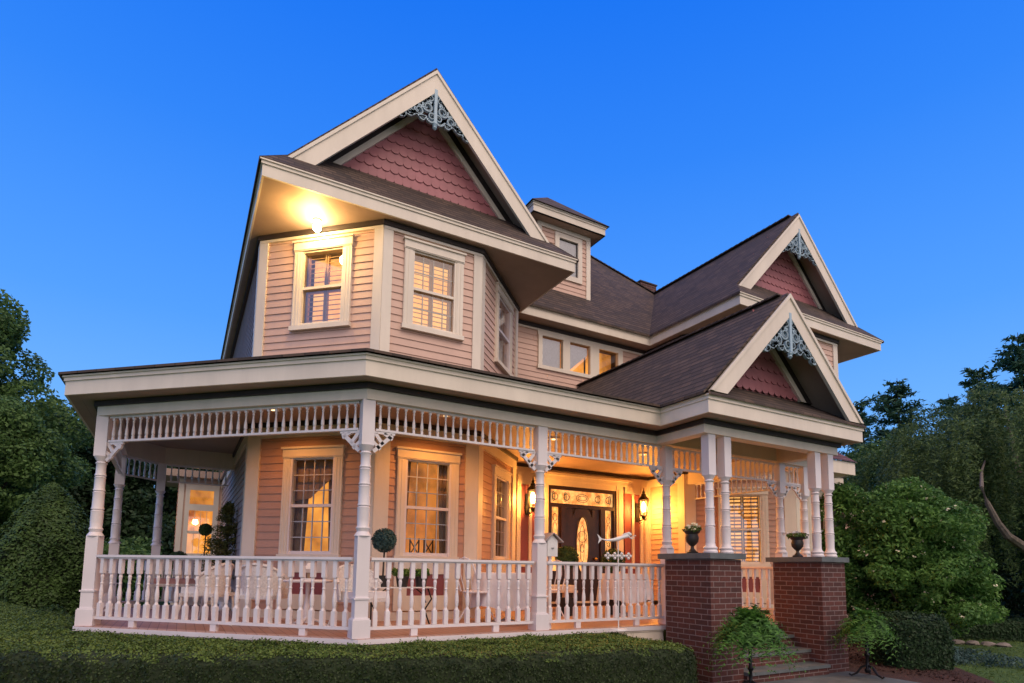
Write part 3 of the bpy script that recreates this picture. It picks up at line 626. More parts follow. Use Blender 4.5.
mb = MB(); fascia(mb, EA, 2.85, 3.09); mb.build('porch_fascia', M['cream'], house)
mb = MB(); s = .33; z0 = 3.155; fz = lambda d: z0+s*d
roofq(mb, [(1.60, 6.14, z0-.03), (10.07, 6.14, z0-.03), (10.07, WY, fz(4.4)), (3.2, WY, fz(4.4)), (2.41, 8.5, fz(2.3))], .03)
roofq(mb, [(-1.48, 8.95, z0-.03), (1.60, 6.14, z0-.03), (2.41, 8.5, fz(2.3)), (.83, 9.96, fz(2.27))], .03)
roofq(mb, [(-.6, 13.45, z0-.03), (-1.48, 12.5, z0-.03), (-1.48, 8.95, z0-.03), (.83, 9.96, fz(2.27)), (.83, 13.45, fz(2.27))], .03)
mb.build('porch_roof', M['roof'], house)
# portico gable
pc = 7.59; ph = 1.75; py = 5.33
zap = 4.90
mb = MB()
for s in (-1, 1):
    q = [(pc, py+.0, zap), (pc+s*(ph+.04), py+.0, 3.125), (pc+s*(ph+.04), WY, 3.125), (pc, WY, zap)]
    if s > 0: q = q[::-1]
    roofq(mb, q, .04)
pr_ = mb.build('portico_roof', M['roof'], house)
mb = MB()
for k in range(32):
    y0 = py+.12+k*.16; mb.bar((pc, y0, zap+.012), (pc, y0+.2, zap-.002), .16, .022)
mb.build('ridge_cap', M['roof'], pr_)
mb = MB(); roofq(mb, [(pc-ph, py-.05, 3.10), (pc+ph, py-.05, 3.10), (pc+ph-.5, py+.7, 3.62), (pc-ph+.5, py+.7, 3.62)], .03); mb.build('pent_roof', M['roof'], house)
gable_end(pc, 1.73, py-.02, 5.85, 3.14, zap, 3.55, (.60, .62), .26)
# ---- posts
def post_mesh(z0=0.0, z1=2.67, short=False):
    mb = MB(); r2 = math.sqrt(2)/2
    def sq(w, a, b): mb.box(-w/2, w/2, -w/2, w/2, a, b)
    if not short:
        sq(.20, 0, .20); sq(.18, .20, .215); sq(.148, .215, .42); sq(.175, .42, .44); sq(.142, .44, 1.12)
        prof = [(.098, 1.12), (.080, 1.15), (.066, 1.17), (.072, 1.19), (.080, 1.21), (.066, 1.235), (.070, 1.30), (.070, 1.42), (.074, 1.44), (.060, 1.452), (.074, 1.465), (.066, 1.49), (.064, 1.66), (.070, 1.68), (.056, 1.692), (.070, 1.705), (.060, 1.73), (.060, 1.86), (.067, 1.875), (.053, 1.887), (.067, 1.90), (.056, 1.93), (.056, 2.04), (.070, 2.06), (.05, 2.08), (.07, 2.11), (.09, 2.15)]
        mb.lathe(prof, n=14); sq(.142, 2.145, 2.67)
    else:
        mb.lathe([(.095, 1.03), (.10, 1.05), (.085, 1.075), (.098, 1.10), (.07, 1.13), (.062, 1.17), (.066, 1.36), (.070, 1.38), (.055, 1.392), (.070, 1.405), (.062, 1.43), (.060, 1.60), (.067, 1.62), (.053, 1.632), (.067, 1.645), (.058, 1.67), (.056, 1.84), (.064, 1.86), (.05, 1.872), (.064, 1.885), (.055, 1.91), (.053, 2.0), (.07, 2.02), (.05, 2.04), (.07, 2.07), (.088, 2.10)], n=14); sq(.135, 2.10, 2.67)
    o = mb.build('porch_post', M['white'], house, True); return o
p0 = post_mesh(); p0.location = (*POST['P0'], 0)
ang = math.atan2(-2.49, 2.81)
for k, v in POST.items():
    if k != 'P0': inst(p0.data, 'porch_post', (*v, 0), house)
p0.rotation_euler[2] = ang/2
ps = post_mesh(short=True); ps.location = (6.29, 5.72, 0)
for x in (6.60, 8.63, 8.96): inst(ps.data, 'portico_post', (x, 5.72, 0), house)
ps.name = 'portico_post'
# brackets
def bracket(px, py_, dx, dy):
    mb = MB(); n = Vector((dx, dy, 0)).normalized(); c = Vector((px, py_, 0))
    def b(u0, z0, u1, z1, w=.03): mb.bar(c+n*u0+Vector((0, 0, z0)), c+n*u1+Vector((0, 0, z1)), .03, w, up=n.cross(Vector((0, 0, 1))).cross(Vector((u1-u0, 0, z1-z0)).normalized()) if False else (0, 0, 1) if abs(u1-u0) > abs(z1-z0)*.5 else n)
    b(.08, 2.09, .30, 2.30, .045); b(.10, 2.30, .19, 2.18, .04); b(.08, 2.20, .16, 2.12, .035); b(.20, 2.31, .30, 2.25, .035); b(.08, 2.315, .33, 2.315, .03)
    mb.build('post_bracket', M['white'], house)
dA = Vector(POST['P1'])-Vector(POST['P0']); dA.normalize()
bracket(*POST['P0'], dA.x, dA.y); bracket(*POST['P0'], 0, 1)
bracket(*POST['P1'], -dA.x, -dA.y); bracket(*POST['P1'], 1, 0)
for k in ('P2', 'P3', 'P4'): bracket(*POST[k], 1, 0); bracket(*POST[k], -1, 0)
bracket(*POST['P5'], -1, 0)
# ---- railings with balusters, friezes with spindles
bal = MB(); bal.box(-.03, .03, -.03, .03, .105, .27); bal.lathe([(.03, .27), (.024, .285), (.019, .30), (.026, .325), (.030, .37), (.028, .42), (.020, .47), (.017, .50), (.024, .515), (.017, .53), (.020, .56), (.026, .60), (.019, .625), (.029, .64)], n=8); bal.box(-.029, .029, -.029, .029, .64, .825)
spd = MB(); spd.box(-.013, .013, -.013, .013, 2.355, 2.40); spd.lathe([(.012, 2.40), (.020, 2.42), (.019, 2.46), (.011, 2.53), (.009, 2.57), (.015, 2.585), (.010, 2.60), (.016, 2.62)], n=8); spd.box(-.015, .015, -.015, .015, 2.615, 2.645)
bal.v = [(x*.84, y*.84, z+.012) for x, y, z in bal.v]
bme = bal.build('tmp', M['white']).data; sme = spd.build('tmp', M['white']).data
for o in [o for o in bpy.data.objects if o.name.startswith('tmp')]: bpy.data.objects.remove(o)
def run(a, b, gap, kind, spacing, indiv=True, g0=.10, g1=.10, lab=None):
    a, b = Vector((*a, 0)), Vector((*b, 0)); d = (b-a); L = d.length; d.normalize(); rz = math.atan2(d.y, d.x)
    a2, b2 = a+d*g0, b-d*g1; mb = MB(); Z = lambda v, z: (v.x, v.y, z)
    if kind == 'rail':
        mb.bar(Z(a2, .868), Z(b2, .868), .09, .03); mb.bar(Z(a2, .845), Z(b2, .845), .05, .018); mb.bar(Z(a2, .098), Z(b2, .098), .06, .034)
        n = max(1, round(L/1.2))
        for k in range(n): 
            c = a2+(b2-a2)*((k+.5)/n); mb.bar(Z(c-d*.04, .04), Z(c+d*.04, .04), .05, .08)
        r = mb.build('porch_railing', M['white'], house); me, nm = bme, 'baluster'
    else:
        mb.bar(Z(a2, 2.343), Z(b2, 2.343), .05, .026); mb.bar(Z(a2, 2.656), Z(b2, 2.656), .05, .026)
        r = mb.build('porch_frieze', M['white'], house); me, nm = sme, 'spindle'
    LL = (b2-a2).length; n = int(LL/spacing); pts = [a2+d*(LL*(k+.5)/n) for k in range(n)]
    if indiv:
        for p in pts: inst(me, nm, (p.x, p.y, 0), r, rz)
    else:
        bb = MB()
        vs = [v.co.copy() for v in me.vertices]; fs = [tuple(p.vertices) for p in me.polygons]; rm = Matrix.Rotation(rz, 3, 'Z')
        for p in pts: bb.add([rm @ v+p for v in vs], fs)
        o = bb.build(nm+'s', M['white'], r); o['kind'] = 'stuff'
    return r
W = POST
run(W['P0'], W['P1'], 0, 'rail', .138); run(W['P1'], W['P2'], 0, 'rail', .136); run(W['P2'], W['P3'], 0, 'rail', .136)
run(W['P5'], (9.68, 9.3), 0, 'rail', .145); run(W['P4'], W['P5'], 0, 'rail', .145)
run(W['P0'], W['Pa'], 0, 'rail', .145, False); run(W['Pa'], W['Pb'], 0, 'rail', .145, False); run(W['Pb'], (.83, 12.95), 0, 'rail', .145, False)
run(W['P0'], W['P1'], 0, 'frieze', .103); run(W['P1'], W['P2'], 0, 'frieze', .102); run(W['P2'], W['P3'], 0, 'frieze', .102)
run(W['P3'], W['P4'], 0, 'frieze', .113, False); run(W['P4'], W['P5'], 0, 'frieze', .113, False); run(W['P5'], (9.68, 9.3), 0, 'frieze', .113, False)
run(W['P0'], W['Pa'], 0, 'frieze', .113, False); run(W['Pa'], W['Pb'], 0, 'frieze', .113, False); run(W['Pb'], (.83, 12.95), 0, 'frieze', .113, False)
# ---- brick piers and steps
GZ = -.74
for (x0, x1, yb) in ((6.07, 6.66, 6.36), (8.42, 9.01, 6.36)):
    mb = MB(); mb.box(x0, x1, 5.53, yb, GZ-.2, .945); pr = mb.build('brick_pier', M['brick'], house)
    mb = MB(); mb.box(x0-.05, x1+.045, 5.48, yb+.10, .95, 1.025); mb.build('bluestone_cap', M['slate'], pr)
st = MB(); tr = MB()
for k, (yf, zt) in enumerate(((5.44, -.55), (5.74, -.365), (6.02, -.18))):
    st.box(6.66, 8.42, yf+.03, 6.32, zt-.24 if k else GZ-.1, zt-.045); tr.box(6.662, 8.418, yf, 6.32 if k == 2 else yf+.33, zt-.045, zt)
so = st.build('entry_steps', M['brick'], house); tr.build('stone_tread', M['slate'], so)

# ---- world-coordinate things helpers
def thing_from(parts, name, loc, label, cat, group=None):
    e = empty(name, loc, label, cat, group)
    return e
# ================================================================== lights
def lantern(x, y, z, label):
    e = empty('wall_lantern', (x, y, z), label, 'lantern')
    b = MB(); b.box(-.05, .05, -.02, .0, -.32, .12); b.tube([(0, -.02, -.22), (0, -.10, -.30), (0, -.19, -.28), (0, -.22, -.20)], .012); b.tube([(0, -.02, .05), (0, -.10, .02), (0, -.12, -.06), (0, -.06, -.10)], .009)
    b.tube([(-.0, -.02, -.28), (0, -.08, -.36), (0, -.15, -.33)], .01); b.build('bracket', M['iron'], e)
    c = (0, -.22, 0); b = MB(); b.lathe([(.085, -.20), (.095, -.185), (.07, -.17)], c, 6); b.lathe([(.03, -.27), (.055, -.22), (.06, -.20)], c, 6)
    b.lathe([(.135, .17), (.14, .185), (.10, .23), (.055, .28), (.06, .30), (.03, .33), (.035, .36), (.012, .40), (.004, .46)], c, 6)
    for k in range(6):
        a = math.pi*k/3; b.bar((.075*math.cos(a), -.22+.075*math.sin(a), -.18), (.125*math.cos(a), -.22+.125*math.sin(a), .18), .012)
    for k in range(3):
        a = 2*math.pi*k/3+.5; b.tube([(.02*math.cos(a), -.22+.02*math.sin(a), -.25), (.08*math.cos(a), -.22+.08*math.sin(a), -.30), (.09*math.cos(a), -.22+.09*math.sin(a), -.24)], .008)
    b.build('cage', M['iron'], e)
    MB().lathe([(.03, -.10), (.05, -.04), (.055, .04), (.03, .12), (.01, .14)], c, 10).build('bulb', M['lamp'], e, True)
    l = bpy.data.lights.new('lantern_light', 'POINT'); l.energy = 150; l.color = (1, .38, .06); l.shadow_soft_size = .09
    lo = bpy.data.objects.new('lantern_light', l); COL.objects.link(lo); lo.location = (0, -.30, -.02); lo.parent = e
lantern(9.22, WY-.05, 2.22, 'lit black carriage lantern on the wall right of the front door')
lantern(6.24, WY-.05, 2.22, 'lit black carriage lantern left of the front door, partly behind a porch post')
def point(name, loc, e, col, size, parent=None):
    l = bpy.data.lights.new(name, 'POINT'); l.energy = e; l.color = col; l.shadow_soft_size = size
    o = bpy.data.objects.new(name, l); COL.objects.link(o); o.location = loc
    if parent: o.parent = parent
fx, fy = 1.50, 8.98
e = empty('flood_light', (fx, fy, Z2), 'glowing round flood light under the corner eave of the turret', 'flood light')
b = MB(); b.lathe([(.06, -.03), (.06, 0)], n=14); b.tube([(0, 0, -.03), (.0, -.0, -.08)], .02); b.build('mount', M['cream'], e)
MB().ball((0, 0, -.13), .06).build('bulb', M['bulb'], e, True)
point('flood_lamp', (-.14, -.20, -.24), 50, (1, .58, .17), .08, e)
def can(x, y, en, lab):
    e = empty('ceiling_light', (x, y, Z1), lab, 'ceiling light')
    MB().lathe([(.10, -.02), (.11, 0)], n=16).build('trim_ring', M['cream'], e); MB().lathe([(.03, -.028), (.03, -.021)], n=16).build('lens', M['can'], e)
    l = bpy.data.lights.new('ceiling_lamp', 'SPOT'); l.energy = en*1.6; l.color = (1, .37, .07); l.spot_size = R(158); l.spot_blend = .6; l.shadow_soft_size = .05
    o = bpy.data.objects.new('ceiling_lamp', l); COL.objects.link(o); o.location = (0, 0, -.05); o.parent = e
can(7.5, 8.4, 85, 'round recessed ceiling light above the entry porch')
can(3.2, 7.75, 42, 'round recessed ceiling light in front of the turret bay windows')
can(5.35, 8.2, 38, 'round recessed ceiling light between the turret bay and the entry')
can(1.0, 8.75, 26, 'round recessed ceiling light over the wicker chairs at the porch corner')

# ================================================================== foliage
def leaves_mesh(name, pts, nrm, size, mat, parent=None, asp=.55, jitter=.8, extra=None):
    "one diamond leaf per point"
    n = len(pts); pts = np.asarray(pts, float)
    nr = np.asarray(nrm, float)+rng.normal(0, jitter, (n, 3)); nr /= np.linalg.norm(nr, axis=1)[:, None]+1e-9
    t = rng.normal(0, 1, (n, 3)); t -= (t*nr).sum(1)[:, None]*nr; t /= np.linalg.norm(t, axis=1)[:, None]+1e-9
    b = np.cross(nr, t); s = (size*rng.uniform(.6, 1.3, n))[:, None]
    v = np.stack([pts-t*s, pts+b*s*asp, pts+t*s, pts-b*s*asp], 1).reshape(-1, 3)
    mats = [mat]; me = bpy.data.meshes.new(name)
    me.vertices.add(len(v)); me.vertices.foreach_set('co', v.ravel()); me.loops.add(len(v)); me.loops.foreach_set('vertex_index', np.arange(len(v)))
    me.polygons.add(n); me.polygons.foreach_set('loop_start', np.arange(0, 4*n, 4)); me.polygons.foreach_set('loop_total', np.full(n, 4))
    me.materials.append(mat); me.update(calc_edges=True); me.validate()
    o = bpy.data.objects.new(name, me); COL.objects.link(o)
    if parent: o.parent = parent
    return o
def sph(n):
    v = rng.normal(0, 1, (n, 3)); return v/np.linalg.norm(v, axis=1)[:, None]
def clumps(centers, radii, per):
    P = []; Nn = []
    for c, r, k in zip(centers, radii, per):
        d = sph(int(k)); rr = rng.uniform(.35, 1, int(k))**.45
        P.append(np.asarray(c)+d*(np.asarray(r)*rr[:, None])); Nn.append(d*.6+np.array([0, 0, .5]))
    return np.concatenate(P), np.concatenate(Nn)
def limb_set(mb, x, y, z0, top, r0, targets):
    mb.tube([(x, y, z0), (x+.1, y, z0+(top-z0)*.35), (x-.05, y+.1, z0+(top-z0)*.7), (x, y, top)], [r0, r0*.75, r0*.45, r0*.12], 8)
    for t in targets:
        h = z0+(t[2]-z0)*.55; a = Vector((x, y, h)); b = Vector(t); m_ = (a+b)/2+Vector((0, 0, -.2)); mb.tube([a, m_, b], [r0*.35, r0*.22, r0*.06], 5)
def tree(name, x, y, h, w, mat, nl, lab, cat='tree', group=None, z0=GZ, lsize=.13, base=.2, ncl=40, bark='bark', top=.0, asp=.55):
    e = empty(name, (x, y, z0), lab, cat, group)
    cs = []; rs = []
    for k in range(ncl):
        t = rng.uniform(base, 1)**.9; a = rng.uniform(0, 2*math.pi); prof = math.sin(math.pi*min(1, (t-base)/(1-base)*.78+.18))**.7
        rad = w*prof*rng.uniform(.35, 1); cs.append((rad*math.cos(a), rad*math.sin(a), h*t*.93)); q = w*rng.uniform(.22, .42); rs.append((q, q, q*.72))
    rs_ = np.array(rs); per = (rs_[:, 0]**2); per = per/per.sum()*nl
    P, Nn = clumps(cs, rs, per)
    leaves_mesh('crown', P, Nn, lsize, mat, e, asp)
    mb = MB(); limb_set(mb, 0, 0, -.3, h*.9, h*.022+.05, [cs[i] for i in range(0, min(ncl, 18))]); mb.build('trunk', M[bark], e)
    return e
def conifer(name, x, y, h, w, nl, lab, z0=GZ, lsize=.15, group=None, mat='conif', layers=26):
    e = empty(name, (x, y, z0), lab, 'pine tree', group); P = []; Nn = []; mb = MB(); mb.tube([(0, 0, -.3), (0, 0, h*.5), (.1, 0, h)], [h*.018+.05, h*.01+.03, .01], 7)
    for L in range(layers):
        t = .12+.88*L/layers; nb = 6; ww = w*(1-t)**.75*rng.uniform(.7, 1.15)+.15
        for k in range(nb):
            a = rng.uniform(0, 2*math.pi); ln = ww*rng.uniform(.7, 1.1); z = h*t+rng.uniform(-.2, .2); rise = ln*rng.uniform(.05, .4)
            tip = np.array([ln*math.cos(a), ln*math.sin(a), z+rise]); mb.tube([(0, 0, z), tuple(tip)], [.035, .01], 4)
            m = max(8, int(nl/(layers*nb)*(ln/(w*.6)))); s = rng.uniform(.2, 1.05, m)[:, None]; sp = ln*.22
            pp = np.array([0, 0, z])+(tip-np.array([0, 0, z]))*s+rng.normal(0, 1, (m, 3))*np.array([sp, sp, .13*ln**.5])*(.4+.6*s)*.7
            P.append(pp); Nn.append(np.tile([0, 0, 1.0], (m, 1)))
    leaves_mesh('crown', np.concatenate(P), np.concatenate(Nn), lsize, M[mat], e, .32, .55); mb.build('trunk', M['bark'], e); return e
# left wood
G = 'trees beyond the left end of the porch'
for i, (px, dp, h, w, mt, n, ls, lab) in enumerate([
  (-42, 21, 11.3, 3.4, 'decid', 70000, .085, 'tall leafy maple at the left edge with airy outer twigs'),
  (22, 27, 8.9, 3.6, 'dkleaf', 50000, .12, 'dark round tree behind the clipped yew cone'),
  (88, 30, 8.6, 3.8, 'dkleaf', 50000, .13, 'dark tree showing left of the corner porch post'),
  (-30, 17, 6.4, 2.2, 'decid', 42000, .065, 'light green tree at the left edge beside the yew cone'),
  (150, 31, 8.2, 3.8, 'dkleaf', 44000, .13, 'dark tree framed between the two far left porch posts'),
  (215, 35, 8.0, 4.0, 'dkleaf', 20000, .2, 'dark tree behind the rear bay window')]):
    x, y = at(px, dp); tree('leafy_tree', x, y, h, w, M[mt], n, lab, group=G, lsize=ls, base=(.12, .08, .08, .42, .08, .08)[i], ncl=52)
x, y = at(132, 22); tree('garden_shrub', x, y, 2.3, 1.9, M['decid'], 9000, 'mid green garden shrub seen between the far left porch posts', 'shrub', lsize=.09, base=.05, ncl=26)
# yew cone
x, y = at(51, 14.2); e = empty('clipped_yew', (x, y, -.5), 'dark clipped yew cone standing left of the corner porch post', 'shrub')
n = 26000; t = rng.uniform(0, 1, n); a = rng.uniform(0, 2*math.pi, n); hgt = 3.2
rad = 1.02*np.clip(np.where(t < .35, .86+.14*np.sin(np.pi*t/.7), np.cos((t-.35)/.65*np.pi/2)**.72), 0, 1)
bmp = 1+.05*np.sin(a*3+t*9)+.04*np.sin(a*7-t*15)+rng.normal(0, .025, n)
P = np.stack([rad*bmp*np.cos(a), rad*bmp*np.sin(a), t*hgt], 1); Nn = np.stack([np.cos(a), np.sin(a), .4+t], 1)
leaves_mesh('foliage', P, Nn, .045, M['yew'], e, .5, .6)
pr = [(.98*float(np.where(q < .35, .86+.14*math.sin(math.pi*q/.7), math.cos((q-.35)/.65*math.pi/2)**.72))*.95+.003, q*hgt*.985) for q in np.linspace(0, 1, 14)]
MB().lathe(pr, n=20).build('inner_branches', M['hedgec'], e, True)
# right garden
G = 'pines behind the garden on the right'
for (px, dp, h, w, n, lab) in [(903, 31, 11.3, 4.2, 30000, 'blue green pine rising right of the portico gable'), (866, 36, 11.6, 4.0, 24000, 'farther pine just clearing the portico rake'),
   (985, 29, 11.2, 4.0, 30000, 'pine with ragged top behind the weeping tree'), (1030, 25, 11.4, 4.4, 32000, 'tall dark pine at the right edge'), (955, 34, 11.4, 3.8, 24000, 'slim pine between the two larger right hand pines')]:
    x, y = at(px, dp); conifer('pine_tree', x, y, h*1.07, w, n, lab, group=G)
G = 'leafy trees behind the garden on the right'
for (px, dp, h, w, n, lab) in [(880, 26, 7.4, 3.0, 18000, 'green tree behind the flowering bush'), (925, 24, 7.0, 2.6, 16000, 'bright leafy tree left of the weeping tree'), (1005, 28, 8.0, 3.6, 16000, 'dark tree filling the gap behind the weeping tree'),
   (1085, 20, 6.6, 3.0, 12000, 'dark tree just outside the right edge of the lawn')]:
    x, y = at(px, dp); tree('leafy_tree', x, y, h, w, M['decid' if px < 990 else 'dkleaf'], n*2, lab, group=G, lsize=.10, base=.03, ncl=60)
# weeping tree
x, y = at(1012, 16.5); e = empty('weeping_tree', (x, y, GZ), 'weeping tree with hanging curtains of small leaves and a bent pale limb', 'tree')
P = []; Nn = []
for g_ in range(74):
    ga = rng.uniform(0, 2*math.pi); gr = 3.3*rng.uniform(.1, 1)**.55; gt = 6.45-.13*gr*gr+rng.uniform(-.75, .35); GL_ = rng.uniform(1.6, 4.6)
    for k in range(11):
        x0_, y0_ = gr*math.cos(ga)+rng.normal(0, .20), gr*math.sin(ga)+rng.normal(0, .20); L = GL_*rng.uniform(.5, 1.1); m = int(L*62); s = rng.uniform(0, 1, m)**.9; a0 = .55*math.exp(-((x0_**2+y0_**2)/9))
        rx_ = np.cos(ga)*.5*np.sin(np.minimum(1, s*2.5)*1.57); ry_ = np.sin(ga)*.5*np.sin(np.minimum(1, s*2.5)*1.57)
        pz = np.maximum(gt+.25*np.sin(np.minimum(1, s*4)*3.14)-L*s, .4+rng.uniform(0, .6)); P.append(np.stack([x0_+rx_, y0_+ry_, pz], 1)+rng.normal(0, 1, (m, 3))*np.array([.05, .05, .06])); Nn.append(np.tile([math.cos(ga), math.sin(ga), .5], (m, 1)))
leaves_mesh('crown', np.concatenate(P), np.concatenate(Nn), .055, M['weep'], e, .30, .8)
# limb in front, trunk
mb = MB(); rx, ry = cr_.x, cr_.y; fxx, fyy = -math.sin(YAW), -math.cos(YAW)
def L3(r, f, z): return (rx*r+fxx*f, ry*r+fyy*f, z)
def LP(px, dp, z): q = at(px, dp); return (q[0]-x, q[1]-y, z-GZ)
mb.tube([LP(1075, 14.2, GZ-.2), LP(1060, 14.0, .6), LP(1032, 13.6, 1.22), LP(1018, 13.4, 1.48), LP(1006, 13.2, 1.66), LP(997, 13.2, 1.95), LP(988, 13.2, 2.38), LP(983, 13.2, 2.75), LP(984, 14.2, 3.3), LP(990, 15.4, 3.9)], [.16, .14, .11, .10, .085, .07, .055, .042, .03, .015], 8)
mb.tube([LP(1060, 13.4, .6), LP(1050, 14.5, 2.2), LP(1020, 15.5, 3.6), LP(1012, 16.5, 5.6)], [.15, .12, .09, .03], 7)
mb.build('trunk', M['barkp'], e)
# flowering bush
x, y = at(905, 12.6); e = empty('flowering_bush', (x, y, GZ), 'large bright green dogwood with pale blossoms right of the portico', 'bush')
cs = []; rs = []
for k in range(110):
    a = rng.uniform(0, 2*math.pi); t = rng.uniform(.22, 1); w = 1.75*math.sin(math.pi*min(1, t*.62+.30))**.6; rad = w*rng.uniform(.3, 1.0)
    cs.append((rad*math.cos(a), rad*math.sin(a)*.8, 3.4*t)); q = rng.uniform(.16, .44); rs.append((q, q, q*.6))
for k in range(26):   # loose inner growth
    a = rng.uniform(0, 6.28); r = rng.uniform(0, 1.25); cs.append((r*math.cos(a), r*math.sin(a)*.8, rng.uniform(.5, 2.9))); rs.append((.55, .55, .5))
for k in range(26):   # arm of the bush reaching behind the portico
    r = -.9-rng.uniform(0, .9); cs.append((cr_.x*r+rng.normal(0, .1), cr_.y*r+rng.normal(0, .1), rng.uniform(1.0, 3.25))); rs.append((.36, .36, .28))
per = np.array([r[0]**2 for r in rs]); per = per/per.sum()*70000; P, Nn = clumps(cs, rs, per)
leaves_mesh('foliage', P, Nn, .050, M['bush'], e, .45, .75)
P, Nn = clumps(cs, [(r[0]*1.06, r[1]*1.06, r[2]*1.1) for r in rs], [2]*len(rs)); P = np.repeat(P, 4, 0)+rng.normal(0, .018, (len(P)*4, 3)); leaves_mesh('blossoms', P[:], np.repeat(Nn, 4, 0), .026, M['petal'], e, .8, .6)
mb = MB(); limb_set(mb, 0, 0, -.2, 2.6, .07, cs[:26]); mb.build('stems', M['bark'], e)
# clipped hedges
def clipped(name, outline, z0, ztop, lab, mat='hedge', n=9000, ls=.03, soft=.18, cat='hedge', group=None, zfun=None):
    "clipped hedge with a rounded top, from a plan outline"
    O = [Vector(p) for p in outline]; c = sum(O, Vector((0, 0)))/len(O)
    e = empty(name, (c.x, c.y, z0), lab, cat, group)
    zt = zfun or (lambda x, y: ztop)
    # dense plan outline, resampled
    dens = []
    for a, b in zip(O, O[1:]+O[:1]):
        k = max(1, int((b-a).length/.12)); dens += [a+(b-a)*i/k for i in range(k)]
    m = len(dens)
    def inset(p, d, i):
        t = (dens[(i+2) % m]-dens[(i-2) % m]); nn = Vector((-t.y, t.x))
        if nn.length > 0: nn.normalize()
        return p+nn*d
    prof = [(0, 0), (.0, .5), (0, 1)]+[(1-math.cos(a), math.sin(a)) for a in np.linspace(.2, math.pi/2, 4)]
    rings = []
    for j in range(7):
        row = []
        for i, p in enumerate(dens):
            ztp = zt(p.x, p.y)-.02; jit = .015*math.sin(i*1.7+j)+random.uniform(-.01, .01)
            if j == 0: q, z = inset(p, .03, i), z0-.1
            elif j == 1: q, z = inset(p, .02+jit, i), (z0+ztp)/2
            else:
                a = (j-2)/4*math.pi/2; q = inset(p, .02+soft*(1-math.cos(a))+jit, i); z = ztp-soft*(1-math.sin(a))
            row.append((q.x-c.x, q.y-c.y, z-z0))
        rings.append(row)
    mb = MB(); vs = [v for r in rings for v in r]; fs = []
    for j in range(6):
        for i in range(m): fs.append((j*m+i, j*m+(i+1) % m, (j+1)*m+(i+1) % m, (j+1)*m+i))
    mb.add(vs, fs)
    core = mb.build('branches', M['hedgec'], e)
    # cap: triangulate the last ring
    import bmesh
    bm = bmesh.new(); bm.from_mesh(core.data); bm.verts.ensure_lookup_table()
    f = bm.faces.new([bm.verts[6*m+i] for i in range(m)]); bmesh.ops.triangulate(bm, faces=[f]); bmesh.ops.recalc_face_normals(bm, faces=bm.faces); bm.to_mesh(core.data)
    # leaves over the faces, by area
    tris = []; bmesh.ops.triangulate(bm, faces=bm.faces)
    for f in bm.faces: tris.append((f.calc_area(), [tuple(v.co) for v in f.verts], tuple(f.normal)))
    bm.free(); ar = np.array([t[0] for t in tris]); idx = rng.choice(len(tris), n, p=ar/ar.sum()); V = np.array([t[1] for t in tris])[idx]; NN = np.array([t[2] for t in tris])[idx]
    u = rng.uniform(0, 1, (n, 2)); su = u.sum(1) > 1; u[su] = 1-u[su]; P = V[:, 0]+(V[:, 1]-V[:, 0])*u[:, :1]+(V[:, 2]-V[:, 0])*u[:, 1:]
    up = NN[:, 2] > .7
    bumpz = .012*np.sin(P[:, 0]*9+2*np.sin(P[:, 1]*7))+.010*np.sin(P[:, 1]*13+P[:, 0]*5)
    P = P+NN*(np.abs(rng.normal(.008, .016, n))[:, None]); P[:, 2] += bumpz*up
    if mat == 'hedge':
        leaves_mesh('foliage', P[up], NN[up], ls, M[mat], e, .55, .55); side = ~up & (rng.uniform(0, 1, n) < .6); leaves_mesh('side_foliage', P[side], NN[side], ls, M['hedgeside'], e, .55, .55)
    else: leaves_mesh('foliage', P, NN, ls, M[mat], e, .55, .55)
    if mat == 'hedge':   # stray shoots above the clipped line
        k = 1500; pick = rng.choice(np.where(up)[0], k); Q = np.repeat(P[pick], 3, 0); Q[:, 2] += np.tile([.012, .024, .036], k)*rng.uniform(.5, 1.2, 3*k); Q[:, :2] += rng.normal(0, .006, (3*k, 2)); leaves_mesh('shoots', Q, np.tile([0, 0, 1.], (3*k, 1)), ls, M['lime'], e, .45, 1)
    return e
hz = lambda x, y: -.045-.16*max(0, x-4.9) if y > -9 else 0
clipped('boxwood_hedge', [(-6.5, 13.6), (-4.0, 10.2), (-1.40, 7.2), (-.9, 6.85), (-.2, 6.42), (.6, 6.0), (1.26, 5.72), (1.85, 5.46), (2.47, 5.25), (2.97, 5.15), (3.63, 5.05), (4.3, 4.92), (5.0, 4.9), (5.35, 5.1), (5.6, 5.6), (5.9, 6.0), (5.9, 6.44), (1.66, 6.42), (-1.15, 9.05), (-1.16, 11.0), (-3.2, 16.0), (-8.5, 17.5)],
        GZ, 0, 'broad low clipped boxwood hedge wrapping the foot of the porch', n=420000, ls=.015, soft=.12, zfun=hz)
def rounded(cx_, cy_, a, b, rot, n=20, e=.6):
    out = []
    for k in range(n):
        t = 2*math.pi*k/n; c, s = math.cos(t), math.sin(t); X = a*abs(c)**e*(1 if c > 0 else -1); Y = b*abs(s)**e*(1 if s > 0 else -1)
        out.append((cx_+X*math.cos(rot)-Y*math.sin(rot), cy_+X*math.sin(rot)+Y*math.cos(rot)))
    return out
x, y = at(900, 10.0); clipped('clipped_hedge', rounded(x, y, .50, .56, -YAW), GZ, .12, 'dark clipped hedge block behind the right fern stand', 'dkleaf', 16000, .028, .22)
x, y = at(968, 14.5); clipped('clipped_hedge', rounded(x, y, 1.7, .5, -YAW-.25), GZ, -.26, 'long low clipped hedge behind the lawn stones on the right', 'dkleaf', 16000, .035, .25)
x, y = at(60, 9.6); clipped('small_shrub', rounded(x, y, .24, .22, 0), -.6, .06, 'small dark shrub at the foot of the corner porch post', 'yew', 5000, .03, .2, 'shrub')
